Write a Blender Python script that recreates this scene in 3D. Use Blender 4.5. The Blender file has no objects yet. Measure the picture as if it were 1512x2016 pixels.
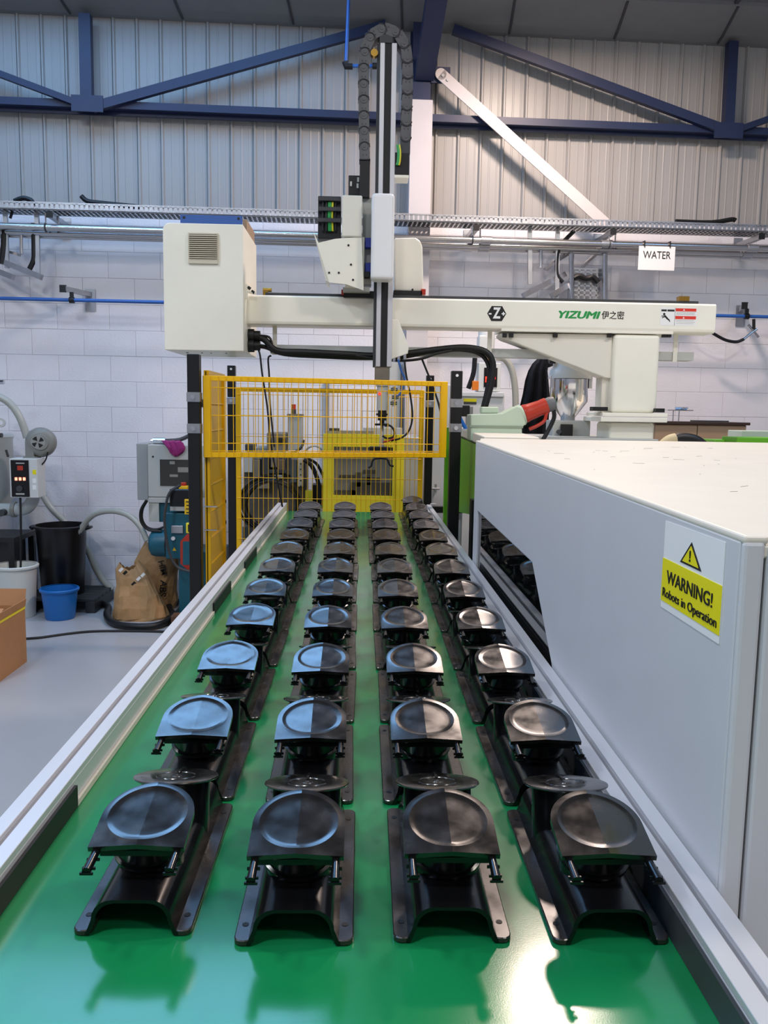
import bpy, bmesh, math, random
from mathutils import Vector, Matrix
PI = math.pi
random.seed(7)
# ------------------------------------------------------------------ camera
F = 1635.0; CX = 756.0; CY = 1008.0
CAM = Vector((0, 0, 1.75))
dY = Vector(((708.5-CX)/F, (807-CY)/F, 1)).normalized()
_z = -(0.016*dY[0]-dY[1])/dY[2]
UP = Vector((0.016, -1, _z)).normalized()
dX = dY.cross(UP)
if dX[0] < 0: dX = -dX
ROW = [Vector((dX[i], dY[i], UP[i])) for i in range(3)]        # world vectors of the image x, image y and view axes
cam_d = bpy.data.cameras.new('camera'); cam = bpy.data.objects.new('camera', cam_d)
bpy.context.collection.objects.link(cam); bpy.context.scene.camera = cam
cam_d.sensor_fit = 'VERTICAL'; cam_d.sensor_height = 36.0; cam_d.lens = 36.0*F/2016.0
cam_d.clip_start = 0.05
a, b, c = ROW[0], -ROW[1], -ROW[2]
cam.matrix_world = Matrix(((a.x, b.x, c.x, CAM.x), (a.y, b.y, c.y, CAM.y), (a.z, b.z, c.z, CAM.z), (0, 0, 0, 1)))
# ------------------------------------------------------------------ world, exposure
sc = bpy.context.scene
sc.view_settings.view_transform = 'Standard'; sc.view_settings.look = 'None'
sc.view_settings.exposure = 0.0; sc.view_settings.gamma = 1.0; sc.view_settings.use_curve_mapping = False
w = bpy.data.worlds.new('world'); sc.world = w; w.use_nodes = True
w.node_tree.nodes['Background'].inputs[0].default_value = (0.75, 0.85, 1, 1)
w.node_tree.nodes['Background'].inputs[1].default_value = 0.6
# ------------------------------------------------------------------ lamps (the hall's high-bay lamps; housings are built further down)
LAMPS = [  # x, y, z, watts, colour, radius
    (1.55, 5.95, 4.95, 125, (1.0, 0.79, 0.68), 0.21),
    (-2.9, 2.6, 5.4, 70, (0.93, 0.96, 1.0), 0.28),
    (2.9, 1.9, 5.4, 105, (1.0, 0.90, 0.80), 0.28),
    (-1.0, -0.6, 5.7, 100, (0.97, 0.97, 1.0), 0.30),
    (-4.4, 0.4, 5.5, 70, (0.86, 0.93, 1.0), 0.30),
    (3.4, -2.6, 5.9, 100, (1.0, 0.93, 0.86), 0.30),
]
for i, (x, y, z, p, colr, r) in enumerate(LAMPS):
    ld = bpy.data.lights.new('high_bay_light', 'AREA'); ld.shape = 'DISK'; ld.size = 2*r
    ld.energy = p; ld.color = colr
    lo = bpy.data.objects.new('high_bay_light', ld); bpy.context.collection.objects.link(lo); lo.location = (x, y, z)
# ------------------------------------------------------------------ helpers
C = bpy.context.collection
TH = math.atan(0.035); WY = 7.65
WFR = Matrix.Translation((0, WY, 0)) @ Matrix.Rotation(TH, 4, 'Z')      # wall frame: x along the wall, -y off the wall
WFI = WFR.inverted()
IDN = Matrix.Identity(4)

def ray(px, py): return ROW[0]*((px-CX)/F) + ROW[1]*((py-CY)/F) + ROW[2]
def at(px, py, Y=None, Z=None, X=None):
    d = ray(px, py)
    t = (X-CAM.x)/d.x if X is not None else (Y-CAM.y)/d.y if Y is not None else (Z-CAM.z)/d.z
    return CAM + t*d
def wat(px, py, off=0.0):
    o = WFI @ CAM; d = WFI.to_3x3() @ ray(px, py)
    t = (-off-o.y)/d.y
    return o + t*d

def lin(h):
    h = h.lstrip('#'); v = [int(h[i:i+2], 16)/255 for i in (0, 2, 4)]
    return tuple((x/12.92 if x <= 0.04045 else ((x+0.055)/1.055)**2.4) for x in v) + (1,)

MATS = {}
def mat(name, colr, rough=0.5, metal=0.0, var=0.0, vscale=6.0, bump=0.0, bscale=80.0, coat=0.0, emit=None, estr=0.0, trans=0.0, rvar=0.0, alpha=1.0, spec=0.5, aniso=None, ior=None):
    if name in MATS: return MATS[name]
    m = bpy.data.materials.new(name); m.use_nodes = True
    nt = m.node_tree; b = nt.nodes['Principled BSDF']
    base = lin(colr) if isinstance(colr, str) else colr
    b.inputs['Base Color'].default_value = base
    b.inputs['Roughness'].default_value = rough; b.inputs['Metallic'].default_value = metal
    b.inputs['Coat Weight'].default_value = coat; b.inputs['Coat Roughness'].default_value = 0.08
    b.inputs['Specular IOR Level'].default_value = spec
    b.inputs['Transmission Weight'].default_value = trans
    b.inputs['Alpha'].default_value = alpha
    if ior: b.inputs['IOR'].default_value = ior
    if emit: b.inputs['Emission Color'].default_value = lin(emit); b.inputs['Emission Strength'].default_value = estr
    tc = nt.nodes.new('ShaderNodeTexCoord')
    if var > 0 or rvar > 0:
        n = nt.nodes.new('ShaderNodeTexNoise'); n.inputs['Scale'].default_value = vscale; n.inputs['Detail'].default_value = 5
        mp = nt.nodes.new('ShaderNodeMapping'); nt.links.new(tc.outputs['Object'], mp.inputs[0])
        if aniso: mp.inputs['Scale'].default_value = aniso
        nt.links.new(mp.outputs[0], n.inputs['Vector'])
        if var > 0:
            r = nt.nodes.new('ShaderNodeMapRange'); r.inputs[1].default_value = 0.3; r.inputs[2].default_value = 0.7
            r.inputs[3].default_value = 1-var; r.inputs[4].default_value = 1+var*0.6
            nt.links.new(n.outputs['Fac'], r.inputs[0])
            mx = nt.nodes.new('ShaderNodeMix'); mx.data_type = 'RGBA'; mx.blend_type = 'MULTIPLY'; mx.inputs[0].default_value = 1
            mx.inputs[6].default_value = base; nt.links.new(r.outputs[0], mx.inputs[7]); nt.links.new(mx.outputs[2], b.inputs['Base Color'])
        if rvar > 0:
            r = nt.nodes.new('ShaderNodeMapRange'); r.inputs[1].default_value = 0.35; r.inputs[2].default_value = 0.65
            r.inputs[3].default_value = max(0.02, rough-rvar); r.inputs[4].default_value = rough+rvar
            nt.links.new(n.outputs['Fac'], r.inputs[0]); nt.links.new(r.outputs[0], b.inputs['Roughness'])
    if bump > 0:
        n2 = nt.nodes.new('ShaderNodeTexNoise'); n2.inputs['Scale'].default_value = bscale; n2.inputs['Detail'].default_value = 3
        nt.links.new(tc.outputs['Object'], n2.inputs['Vector'])
        bp = nt.nodes.new('ShaderNodeBump'); bp.inputs['Strength'].default_value = bump; bp.inputs['Distance'].default_value = 0.01
        nt.links.new(n2.outputs['Fac'], bp.inputs['Height']); nt.links.new(bp.outputs[0], b.inputs['Normal'])
    MATS[name] = m; return m

class MB:
    def __init__(s): s.v = []; s.f = []; s.sm = []; s.marks = []
    def add(s, vs, fs, smooth=False):
        o = len(s.v); s.v += [Vector(v) for v in vs]
        for q in fs: s.f.append([o+i for i in q]); s.sm.append(smooth)
        return s
    def box(s, x0, x1, y0, y1, z0, z1):
        vs = [(x0,y0,z0),(x1,y0,z0),(x1,y1,z0),(x0,y1,z0),(x0,y0,z1),(x1,y0,z1),(x1,y1,z1),(x0,y1,z1)]
        return s.add(vs, [(0,3,2,1),(4,5,6,7),(0,1,5,4),(1,2,6,5),(2,3,7,6),(3,0,4,7)])
    def bar(s, a, b, w, d, nrm=(0, 1, 0)):      # rectangular bar a->b; w in the plane across nrm, d along nrm
        a = Vector(a); b = Vector(b); t = (b-a).normalized(); n = Vector(nrm); n = (n-t*n.dot(t)).normalized(); u = t.cross(n)
        vs = []
        for p in (a, b):
            for q, r in ((-1,-1),(1,-1),(1,1),(-1,1)): vs.append(p+u*q*w/2+n*r*d/2)
        return s.add(vs, [(0,1,2,3),(7,6,5,4),(0,4,5,1),(1,5,6,2),(2,6,7,3),(3,7,4,0)])
    def cyl(s, a, b, r0, r1=None, n=20, caps=True):
        if r1 is None: r1 = r0
        a = Vector(a); b = Vector(b); t = (b-a).normalized()
        u = t.orthogonal().normalized(); v = t.cross(u)
        o = len(s.v)
        for p, r in ((a, r0), (b, r1)):
            for i in range(n): s.v.append(p+(u*math.cos(2*PI*i/n)+v*math.sin(2*PI*i/n))*r)
        for i in range(n):
            j = (i+1) % n; s.f.append([o+i, o+j, o+n+j, o+n+i]); s.sm.append(True)
        if caps:
            s.f.append([o+i for i in reversed(range(n))]); s.sm.append(False)
            s.f.append([o+n+i for i in range(n)]); s.sm.append(False)
        return s
    def tube(s, pts, r, n=10, closed=False, sub=0):
        pts = [Vector(p) for p in pts]
        if sub: pts = spline(pts, sub, closed)
        N = len(pts); o = len(s.v); u = None
        for k, p in enumerate(pts):
            if closed: t = pts[(k+1) % N]-pts[k-1]
            else: t = pts[min(k+1, N-1)]-pts[max(k-1, 0)]
            t.normalize()
            if u is None: u = t.orthogonal().normalized()
            u = (u-t*u.dot(t))
            u = u.normalized() if u.length > 1e-6 else t.orthogonal().normalized()
            v = t.cross(u); rr = r[k] if isinstance(r, list) else r
            for i in range(n): s.v.append(p+(u*math.cos(2*PI*i/n)+v*math.sin(2*PI*i/n))*rr)
        for k in range(N if closed else N-1):
            a0 = o+k*n; b0 = o+((k+1) % N)*n
            for i in range(n):
                j = (i+1) % n; s.f.append([a0+i, a0+j, b0+j, b0+i]); s.sm.append(True)
        if not closed:
            s.f.append([o+i for i in reversed(range(n))]); s.sm.append(False)
            s.f.append([o+(N-1)*n+i for i in range(n)]); s.sm.append(False)
        return s
    def lathe(s, prof, c=(0,0,0), n=32, axis=(0,0,1)):   # prof: (r, h) pairs
        ax = Vector(axis).normalized(); u = ax.orthogonal().normalized(); v = ax.cross(u); c = Vector(c); o = len(s.v)
        for r, h in prof:
            for i in range(n): s.v.append(c+ax*h+(u*math.cos(2*PI*i/n)+v*math.sin(2*PI*i/n))*r)
        for k in range(len(prof)-1):
            for i in range(n):
                j = (i+1) % n; s.f.append([o+k*n+i, o+k*n+j, o+(k+1)*n+j, o+(k+1)*n+i]); s.sm.append(True)
        return s
    def prism(s, poly, a, b, axis='y'):         # poly of 2D points, extruded from a to b along axis
        def m(p, q):
            return (p[0], q, p[1]) if axis == 'y' else (q, p[0], p[1]) if axis == 'x' else (p[0], p[1], q)
        n = len(poly); vs = [m(p, a) for p in poly]+[m(p, b) for p in poly]
        return s.add(vs, [list(range(n)), list(reversed(range(n, 2*n)))]+[(i, n+i, n+(i+1) % n, (i+1) % n) for i in range(n)])
    def build(s, name, m, parent=None, bevel=0.0, seg=2, angle=35, mesh=None):
        org = ORG.get(parent.name, Vector((0,0,0))) if parent else Vector((0,0,0))
        me = bpy.data.meshes.new(name)
        me.from_pydata([v-org for v in s.v], [], s.f)
        for p, q in zip(me.polygons, s.sm): p.use_smooth = q
        bm = bmesh.new(); bm.from_mesh(me); bmesh.ops.recalc_face_normals(bm, faces=bm.faces)
        if bevel > 0:
            es = [e for e in bm.edges if len(e.link_faces) == 2 and e.calc_face_angle(0) > math.radians(angle)]
            bmesh.ops.bevel(bm, geom=es, offset=bevel, segments=seg, affect='EDGES', profile=0.5, clamp_overlap=True)
        bm.to_mesh(me); bm.free()
        if any(s.sm) : me.set_sharp_from_angle(angle=math.radians(40))
        if isinstance(m, (list, tuple)):
            for q in m: me.materials.append(q)
            if s.marks and bevel == 0:
                for p in me.polygons: p.material_index = 1 if p.index >= s.marks[0] else 0
        else: me.materials.append(m)
        o = bpy.data.objects.new(name, me); C.objects.link(o)
        if parent:
            o.parent = parent; ORG[o.name] = org
        return o
ORG = {}
def spline(p, sub, closed=False):
    out = []; N = len(p)
    for i in range(N if closed else N-1):
        p0 = p[i-1] if (i > 0 or closed) else p[0]*2-p[1]
        p1 = p[i]; p2 = p[(i+1) % N]; p3 = p[(i+2) % N] if (closed or i+2 < N) else p[-1]*2-p[-2]
        for k in range(sub):
            t = k/sub
            out.append(0.5*((2*p1)+(p2-p0)*t+(2*p0-5*p1+4*p2-p3)*t*t+(3*p1-p0-3*p2+p3)*t**3))
    if not closed: out.append(p[-1])
    return out
def thing(name, label, cat, loc, group=None, frame=IDN):       # loc in the frame's own coordinates
    o = bpy.data.objects.new(name, None); C.objects.link(o); o.empty_display_size = 0.05
    o.matrix_world = frame @ Matrix.Translation(loc)
    o['label'] = label; o['category'] = cat
    if group: o['group'] = group
    ORG[o.name] = Vector(loc); return o
def tag(o, label, cat, group=None):
    o['label'] = label; o['category'] = cat
    if group: o['group'] = group
    return o
def single(mb, name, m, label, cat, group=None, frame=IDN, **k):   # a thing that is one mesh, origin at its base
    lo = Vector((min(v.x for v in mb.v), min(v.y for v in mb.v), min(v.z for v in mb.v)))
    hi = Vector((max(v.x for v in mb.v), max(v.y for v in mb.v), 0)); org = Vector(((lo.x+hi.x)/2, (lo.y+hi.y)/2, lo.z))
    mb.v = [v-org for v in mb.v]
    o = mb.build(name, m, None, **k); o.matrix_world = frame @ Matrix.Translation(org)
    return tag(o, label, cat, group)
def struct(o): o['kind'] = 'structure'; return o
def arc(cx, cz, r, a0, a1, n=6): return [(cx+r*math.cos(math.radians(a0+(a1-a0)*i/n)), cz+r*math.sin(math.radians(a0+(a1-a0)*i/n))) for i in range(n+1)]
def rrect(x0, x1, z0, z1, r, n=4):
    return arc(x1-r, z1-r, r, 0, 90, n)+arc(x0+r, z1-r, r, 90, 180, n)+arc(x0+r, z0+r, r, 180, 270, n)+arc(x1-r, z0+r, r, 270, 360, n)
def prect(x0, y0, x1, y1, Y):     # image rectangle stood upright at depth Y -> X0, X1, Z0, Z1
    p = at((x0+x1)/2, y0, Y=Y); q = at((x0+x1)/2, y1, Y=Y); l = at(x0, (y0+y1)/2, Y=Y); r = at(x1, (y0+y1)/2, Y=Y)
    return l.x, r.x, q.z, p.z
def text(s, name, m, parent, loc, size, rot, sx=1.0, align='CENTER', ext=0.0006, shear=0.0, fit=None, bold=0.0, fat=0.0):
    cu = bpy.data.curves.new(name, 'FONT'); cu.body = s; cu.size = size; cu.align_x = align; cu.align_y = 'CENTER'
    cu.extrude = ext; cu.resolution_u = 3; cu.shear = shear; cu.offset = bold
    t = bpy.data.objects.new(name, cu); C.objects.link(t)
    dg = bpy.context.evaluated_depsgraph_get()
    me = bpy.data.meshes.new_from_object(t.evaluated_get(dg)); bpy.data.objects.remove(t)
    if fit and len(me.vertices):
        xs = [v.co.x for v in me.vertices]; sx = fit/(max(xs)-min(xs))
    if fat:                # heavier strokes: the outline repeated a little to each side
        b2 = bmesh.new()
        for dx, dy in ((0, 0), (fat, 0), (-fat, 0), (0, fat*.7), (0, -fat*.7)):
            m2 = me.copy(); m2.transform(Matrix.Translation((dx, dy, dx*.05+dy*.03))); b2.from_mesh(m2); bpy.data.meshes.remove(m2)
        b2.to_mesh(me); b2.free()
    M4 = Matrix.Translation(Vector(loc)-ORG.get(parent.name, Vector((0,0,0)))) @ rot.to_4x4() @ Matrix.Diagonal((sx, 1, 1, 1))
    me.transform(M4); me.materials.clear(); me.materials.append(m)
    o = bpy.data.objects.new(name, me); C.objects.link(o); o.parent = parent; ORG[o.name] = ORG.get(parent.name, Vector((0,0,0)))
    return o
R_FRONT = Matrix.Rotation(PI/2, 3, 'X')                                  # text facing -Y
R_LEFT = Matrix.Rotation(-PI/2, 3, 'Z') @ Matrix.Rotation(PI/2, 3, 'X')  # text facing -X

# ------------------------------------------------------------------ materials
wallM = mat('painted_blockwork', '#E9E7EA', 0.55, var=0.05, vscale=3, bump=0.25, bscale=60)
mortM = mat('painted_mortar', '#E4E2E5', 0.6, bump=0.3)
cladM = mat('cladding_sheet', '#A5A3A0', 0.38, metal=0.0, var=0.06, vscale=1.2, aniso=(1, 1, 0.2))
roofM = mat('roof_sheet', '#6E7075', 0.6, var=0.08)
roofD = mat('roof_lap', '#45464B', 0.7)
navyM = mat('navy_steel', '#1B2749', 0.45, var=0.08)
whiteP = mat('white_column_paint', '#D3CCCB', 0.5, var=0.03)
floorM = mat('floor_paint', '#ADAFB2', 0.25, var=0.05, vscale=0.8, rvar=0.02)
beltM = mat('green_belt', '#14804A', 0.20, coat=0.25, spec=0.6, var=0.08, vscale=2.5, rvar=0.05, bump=0.012, bscale=500)
aluM = mat('anodised_aluminium', '#DAD9DC', 0.34, metal=0.35, var=0.03, vscale=3)
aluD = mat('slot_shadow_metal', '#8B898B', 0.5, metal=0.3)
blkP = mat('black_plastic', '#0B0B0D', 0.22, rvar=0.06, vscale=14, spec=0.5)
blkL = mat('black_plastic_lid', '#151312', 0.23, var=0.35, vscale=26, rvar=0.07, spec=1.0, coat=0.45)
blkF = mat('black_plastic_foot', '#2B2623', 0.24, var=0.3, vscale=18, rvar=0.07, spec=0.9)
creamM = mat('cream_strip', '#D8D2C0', 0.5)
blkR = mat('black_rubber', '#0D0D0E', 0.5)
blkS = mat('black_post_paint', '#0B0B0B', 0.42)
yelM = mat('yellow_fence_paint', '#FDC200', 0.38, var=0.05)
lemM = mat('lemon_door_paint', '#FFEC36', 0.4)
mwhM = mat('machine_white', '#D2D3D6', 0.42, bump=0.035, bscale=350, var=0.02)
mtopM = mat('machine_white_lit', '#E3DCCD', 0.45, bump=0.02, bscale=300, var=0.03)  # one white paint; warm light on tops, duller light on sides put into colour
robM = mat('robot_cream', '#F7F4E4', 0.36, var=0.03, vscale=4)
robD = mat('robot_grey_cream', '#E6E3D5', 0.4)
galM = mat('galvanised', '#B4B5B8', 0.34, metal=0.8, var=0.12, vscale=9)
chrM = mat('chrome', '#D9DADD', 0.12, metal=1.0)
conM = mat('steel_conduit', '#C2C1C0', 0.22, metal=0.9)
bluM = mat('blue_air_pipe', '#2F63B0', 0.35)
blbM = mat('blue_metal', '#33589A', 0.4)
grnM = mat('green_machine_paint', '#5FA81E', 0.4)
glsM = mat('dark_glass', '#0C0E0E', 0.03, spec=0.8)
greyM = mat('grey_enamel', '#B9BBB6', 0.42, var=0.04)
paleG = mat('pale_green_plastic', '#BFD0B8', 0.42)
redM = mat('red_plastic', '#B8341F', 0.35)
tealM = mat('teal_paint', '#0E5A6B', 0.4, var=0.12)
tanM = mat('tan_laminate', '#A58A6E', 0.5)
brnM = mat('dark_brown_top', '#3A2A22', 0.4)
hoseM = mat('clear_grey_hose', '#A9AAA0', 0.32)
cardM = mat('cardboard', '#C08A5C', 0.75, var=0.1, vscale=5, bump=0.1, bscale=40)
papM = mat('kraft_paper', '#B58C5E', 0.7, var=0.15, vscale=8, bump=0.6, bscale=18)
inkM = mat('black_ink', '#101010', 0.5)
labW = mat('white_label', '#F4F4F2', 0.45)
labY = mat('yellow_label', '#F3E600', 0.45)
labR = mat('red_label', '#E03A28', 0.45)
lgrM = mat('green_lettering', '#1E9A48', 0.45)
ledR = mat('red_led', '#FF3020', 0.4, emit='#FF2A18', estr=3.0)
ledW = mat('warm_led', '#FFB9A0', 0.4, emit='#FF7A5A', estr=3.0)
clothM = mat('navy_cloth', '#0D0E15', 0.9, bump=0.3, bscale=40)
pinkM = mat('magenta_cloth', '#8E2468', 0.85)
bktB = mat('blue_bucket_plastic', '#1467B4', 0.38)
bktW = mat('white_bin_plastic', '#D9DDD8', 0.45)
binK = mat('black_bin_plastic', '#121214', 0.36)
woodM = mat('brown_wood', '#6B4630', 0.7, var=0.15)
dgrey = mat('dark_grey_metal', '#3B3D3F', 0.5, var=0.1)
tanMc = mat('tan_machine', '#7C7466', 0.55, var=0.2, vscale=7)
greenC = mat('green_wire', '#1FA04A', 0.4); yelC = mat('yellow_wire', '#D7D020', 0.4)
brassM = mat('brass', '#B89142', 0.3, metal=0.9)
lampM = mat('lamp_housing', '#70747A', 0.5)

# ================================================================== SETTING
o = MB().box(-7, 9, -6.5, 8.2, -0.1, 0).build('floor', floorM); struct(o)
# back wall: mortar core with single painted blocks
ZC = wat(300, 408)[2]                      # top of blockwork
core = MB().box(-7.4, 9.4, 0.004, 0.22, 0, 5.6); wme = core.build('wall_back', mortM); wme.matrix_world = WFR; struct(wme)
blocks_stuff = MB(); BH = 0.225; BW = 0.4505
def block_mesh(w_, h_):
    m = MB(); g = 0.001
    m.box(g, w_-g, -0.003, 0.006, g, h_-g); return m
bm0 = block_mesh(BW, BH)
protoB = bm0.build('block', wallM, None, bevel=0.002, seg=1); protoB.parent = wme
cnt = 0; zbase = 0.165-BH
for r in range(0, 16):
    z0 = zbase+r*BH
    if z0 > ZC-0.01: break
    for q in range(-16, 21):
        u0 = -0.2+q*BW+(BW/2 if r % 2 else 0)
        vis = -4.1 < u0 < 4.0
        if z0 < 0:
            if -7 < u0 < 8.7: blocks_stuff.add([(v.x+u0, v.y, max(0.004, v.z+z0)) for v in bm0.v], bm0.f)
        elif vis and cnt < 290:
            if cnt == 0: ob = protoB
            else: ob = protoB.copy(); C.objects.link(ob); ob.parent = wme
            ob.location = (u0, random.uniform(-0.0012, 0.0012), z0); ob.rotation_euler = (random.uniform(-.003, .003), 0, random.uniform(-.002, .002)); cnt += 1
        elif -7 < u0 < 8.7:
            blocks_stuff.add([(v.x+u0, v.y, v.z+z0) for v in bm0.v], bm0.f)
ztop = z0
so = blocks_stuff.build('outer_blocks', wallM, None); so.parent = wme; so['kind'] = 'stuff'
# cladding sheets above the blocks
CP = 0.198
prof = [(0.0,0.0),(0.012,-0.020),(0.024,-0.020),(0.034,-0.002),(0.090,-0.002),(0.094,-0.004),(0.104,-0.004),(0.108,-0.002),(0.160,-0.002),(0.164,-0.0035),(0.170,-0.0035),(0.174,-0.002),(CP-0.002,-0.001)]
m = MB(); zb, zt = ZC, 5.45
vs = [(x, y-0.022, zb) for x, y in prof]+[(x, y-0.022, zt) for x, y in prof]; n = len(prof)
m.add(vs, [(i, i+1, n+i+1, n+i) for i in range(n-1)])
m.add([(0,-0.022,zb),(CP-.002,-0.023,zb),(CP-.002,0.0,zb),(0,0.0,zb)], [(0,1,2,3)])
pc = m.build('cladding_panel', cladM); pc.parent = wme
k = 0
for q in range(-30, 37):
    ob = pc if k == 0 else pc.copy()
    if k: C.objects.link(ob); ob.parent = wme
    ob.location = (q*CP+0.03, random.uniform(-.001, .001), 0); k += 1
# other walls
struct(MB().box(-7.2, -7, -6.5, 8.0, 0, 7.6).build('wall_left', whiteP))
struct(MB().box(9, 9.2, -6.5, 8.2, 0, 7.6).build('wall_right', whiteP))
struct(MB().box(-7.2, 9.2, -6.7, -6.5, 0, 7.6).build('wall_front', whiteP))
# roof: sheets rising away from the back wall
ZE = wat(756, 52)[2]; SL = 0.15
def roof_z(off): return ZE+SL*off
rf = MB(); SK = [(-3.9, -0.3, 0.75, 2.5), (3.6, 5.0, 3.6, 7.2), (-5.4, -3.9, 7.0, 11.0)]   # skylights: u0, u1, off0, off1
rf.add([(-7.6,-14.6,roof_z(14.6)),(9.6,-14.6,roof_z(14.6)),(9.6,0.2,roof_z(-0.2)),(-7.6,0.2,roof_z(-0.2)),
        (-7.6,-14.6,roof_z(14.6)+.1),(9.6,-14.6,roof_z(14.6)+.1),(9.6,0.2,roof_z(-0.2)+.1),(-7.6,0.2,roof_z(-0.2)+.1)], [(0,1,2,3),(7,6,5,4),(0,4,5,1),(1,5,6,2),(2,6,7,3),(3,7,4,0)])
roof = rf.build('ceiling', roofM); roof.matrix_world = WFR; struct(roof)
for q in range(-8, 10):                    # lap strips between the sheets
    u = q*0.93+0.25
    s_ = MB().bar((u, -0.02, roof_z(0.02)-0.012), (u-0.05, -7.5, roof_z(7.5)-0.012), 0.035, 0.02, (0, 0, 1)).build('lap_strip', roofD); s_.parent = roof
gp = MB().prism([(-0.55, roof_z(.55)), (-0.0, roof_z(0)-.005), (-0.0, roof_z(0)-.045), (-.09, roof_z(0)-.045), (-0.2, roof_z(.2)-.06), (-.55, roof_z(.55)-0.03)], -7.3, 9.3, 'x').build('eaves_panel', mat('eaves_grey', '#7C7E81', 0.6, var=.05)); gp.parent = roof
for q in range(-6, 8):
    u = q*0.93+0.32; s_ = MB(); s_.tube([(u, -.085, roof_z(0)-.049), (u-.012, -.2, roof_z(.2)-.066), (u-.05, -.54, roof_z(.55)-.036)], .011, 6); s_ = s_.build('lap_strip', roofD); s_.parent = roof
skyM = mat('skylight_sheet', '#BFDfff', 0.4, emit='#8CC4FF', estr=5.0)
for i, (u0, u1, f0, f1) in enumerate(SK):
    s_ = MB(); z0, z1 = roof_z(f0)-0.03, roof_z(f1)-0.03
    s_.add([(u0,-f1,z1),(u1,-f1,z1),(u1,-f0,z0),(u0,-f0,z0),(u0,-f1,z1+.02),(u1,-f1,z1+.02),(u1,-f0,z0+.02),(u0,-f0,z0+.02)], [(0,1,2,3),(7,6,5,4),(0,4,5,1),(1,5,6,2),(2,6,7,3),(3,7,4,0)])
    ob = s_.build('window_%d' % (i+1), skyM); ob.matrix_world = WFR; struct(ob)
# steel frame on the back wall
def wbar(m_, x0, y0, x1, y1, off, w_, d_, ext=0.0):
    a_ = wat(x0, y0, off); b_ = wat(x1, y1, off); t_ = (b_-a_).normalized(); return m_.bar(a_-t_*ext, b_+t_*ext, w_, d_)
fr = thing('steel_wall_truss', 'navy blue steel truss of chord, struts and diagonals across the cladding', 'truss', wat(756, 233, .1), frame=WFR)
m = MB(); wbar(m, 0, 201, 740, 231, .13, .06, .10, 4); m.build('bottom_chord', navyM, fr)
m = MB(); wbar(m, 0, 214, 740, 243, .10, .045, .02, 3.5); m.build('chord_flange', navyM, fr)
for x0, y0, x1, y1, w_ in ((168, 30, 172, 208, .095), (1441, 84, 1432, 258, .085)):
    m = MB(); wbar(m, x0, y0, x1, y1, .16, w_, .08); m.build('strut', navyM, fr)
for x0, y0, x1, y1, w_ in ((182, 212, 760, 50, .075), (892, 58, 1432, 258, .075), (-160, 86, 165, 208, .05), (1446, 258, 1640, 190, .05)):
    m = MB(); wbar(m, x0, y0, x1, y1, .2, w_, .05); m.build('diagonal', navyM, fr)
for x_, y_ in ((172, 203), (1434, 256)):
    p = wat(x_, y_, .22); m = MB().box(p.x-.13, p.x+.13, p.y-.012, p.y, p.z-.07, p.z+.06); m.build('gusset_plate', navyM, fr)
# main column
p0 = wat(829, 420, .185); p1 = wat(829, 196, .185)
col = thing('steel_column', 'steel building column, white below and navy blue above, behind the robot arm', 'column', (p0.x, p0.y, 0), frame=WFR)
uL = wat(807, 300, .185).x; uR = wat(850, 300, .185).x
m = MB().box(uL, uR, -.185, -.170, 0, p1.z).box((uL+uR)/2-.01, (uL+uR)/2+.01, -.170, -.04, 0, p1.z).box(uL, uR, -.045, -.03, 0, p1.z); m.build('lower_shaft', whiteP, col)
m = MB().box(uL+.01, uR-.02, -.185, -.170, p1.z, roof_z(.3)-.02).box((uL+uR)/2-.01, (uL+uR)/2+.01, -.170, -.04, p1.z, roof_z(.2)-.02).box(uL, uR, -.045, -.03, p1.z, roof_z(.05)-.06); m.build('upper_shaft', navyM, col)
pa = wat(820, 110, .33); pb = wat(840, 0, .9)
m = MB().bar((uL+.11, -.185, pa.z-.1), (uL+.14, -1.6, roof_z(1.6)-.02), .16, .10, (0, .4, 1)); m.build('haunch', navyM, col)
m = MB().box(uR-.02, wat(886, 150, .19).x, -.20, -.185, wat(860, 164, .19).z, wat(860, 132, .19).z); m.build('cleat', navyM, col)
# white diagonal brace
br = thing('diagonal_brace', 'white flat steel brace running down right from the blue column', 'brace', wat(1190, 430, .15), frame=WFR)
m = MB(); A = wat(868, 146, .225); B_ = wat(1192, 440, .225); m.bar(A, B_, .095, .012); m.build('brace_bar', whiteP, br)
t_ = (B_-A).normalized()
for k in range(2):
    p = A+t_*(.02+.055*k); m = MB().cyl((p.x, p.y-.016, p.z), (p.x, p.y+.0, p.z), .014, n=6); m.build('bolt', galM, br)
m = MB().cyl(A-Vector((0,.006,0)), A+Vector((0,.006,0)), .0475, n=24); m.build('rounded_end', whiteP, br)

# blue air drop pipe from the roof near the robot
ap = thing('blue_air_drop_pipe', 'thin blue air pipe dropping from the roof left of the cable chain', 'pipe', wat(682, 130, .6), frame=WFR)
m = MB(); m.tube([wat(688, -40, .6), wat(681, 128, .6)], .014, 10); m.build('riser', bluM, ap)
m = MB(); m.tube([wat(681, 130, .6), wat(742, 130, .6)], .014, 10); m.build('branch', bluM, ap)
m = MB(); m.tube([wat(679, 122, .6), wat(681, 131, .6), wat(694, 131, .6)], .024, 12); m.build('elbow', blkR, ap)
m = MB(); m.cyl(wat(733, 130, .6), wat(745, 130, .6), .024, n=12); m.build('coupling', blkR, ap)

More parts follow.
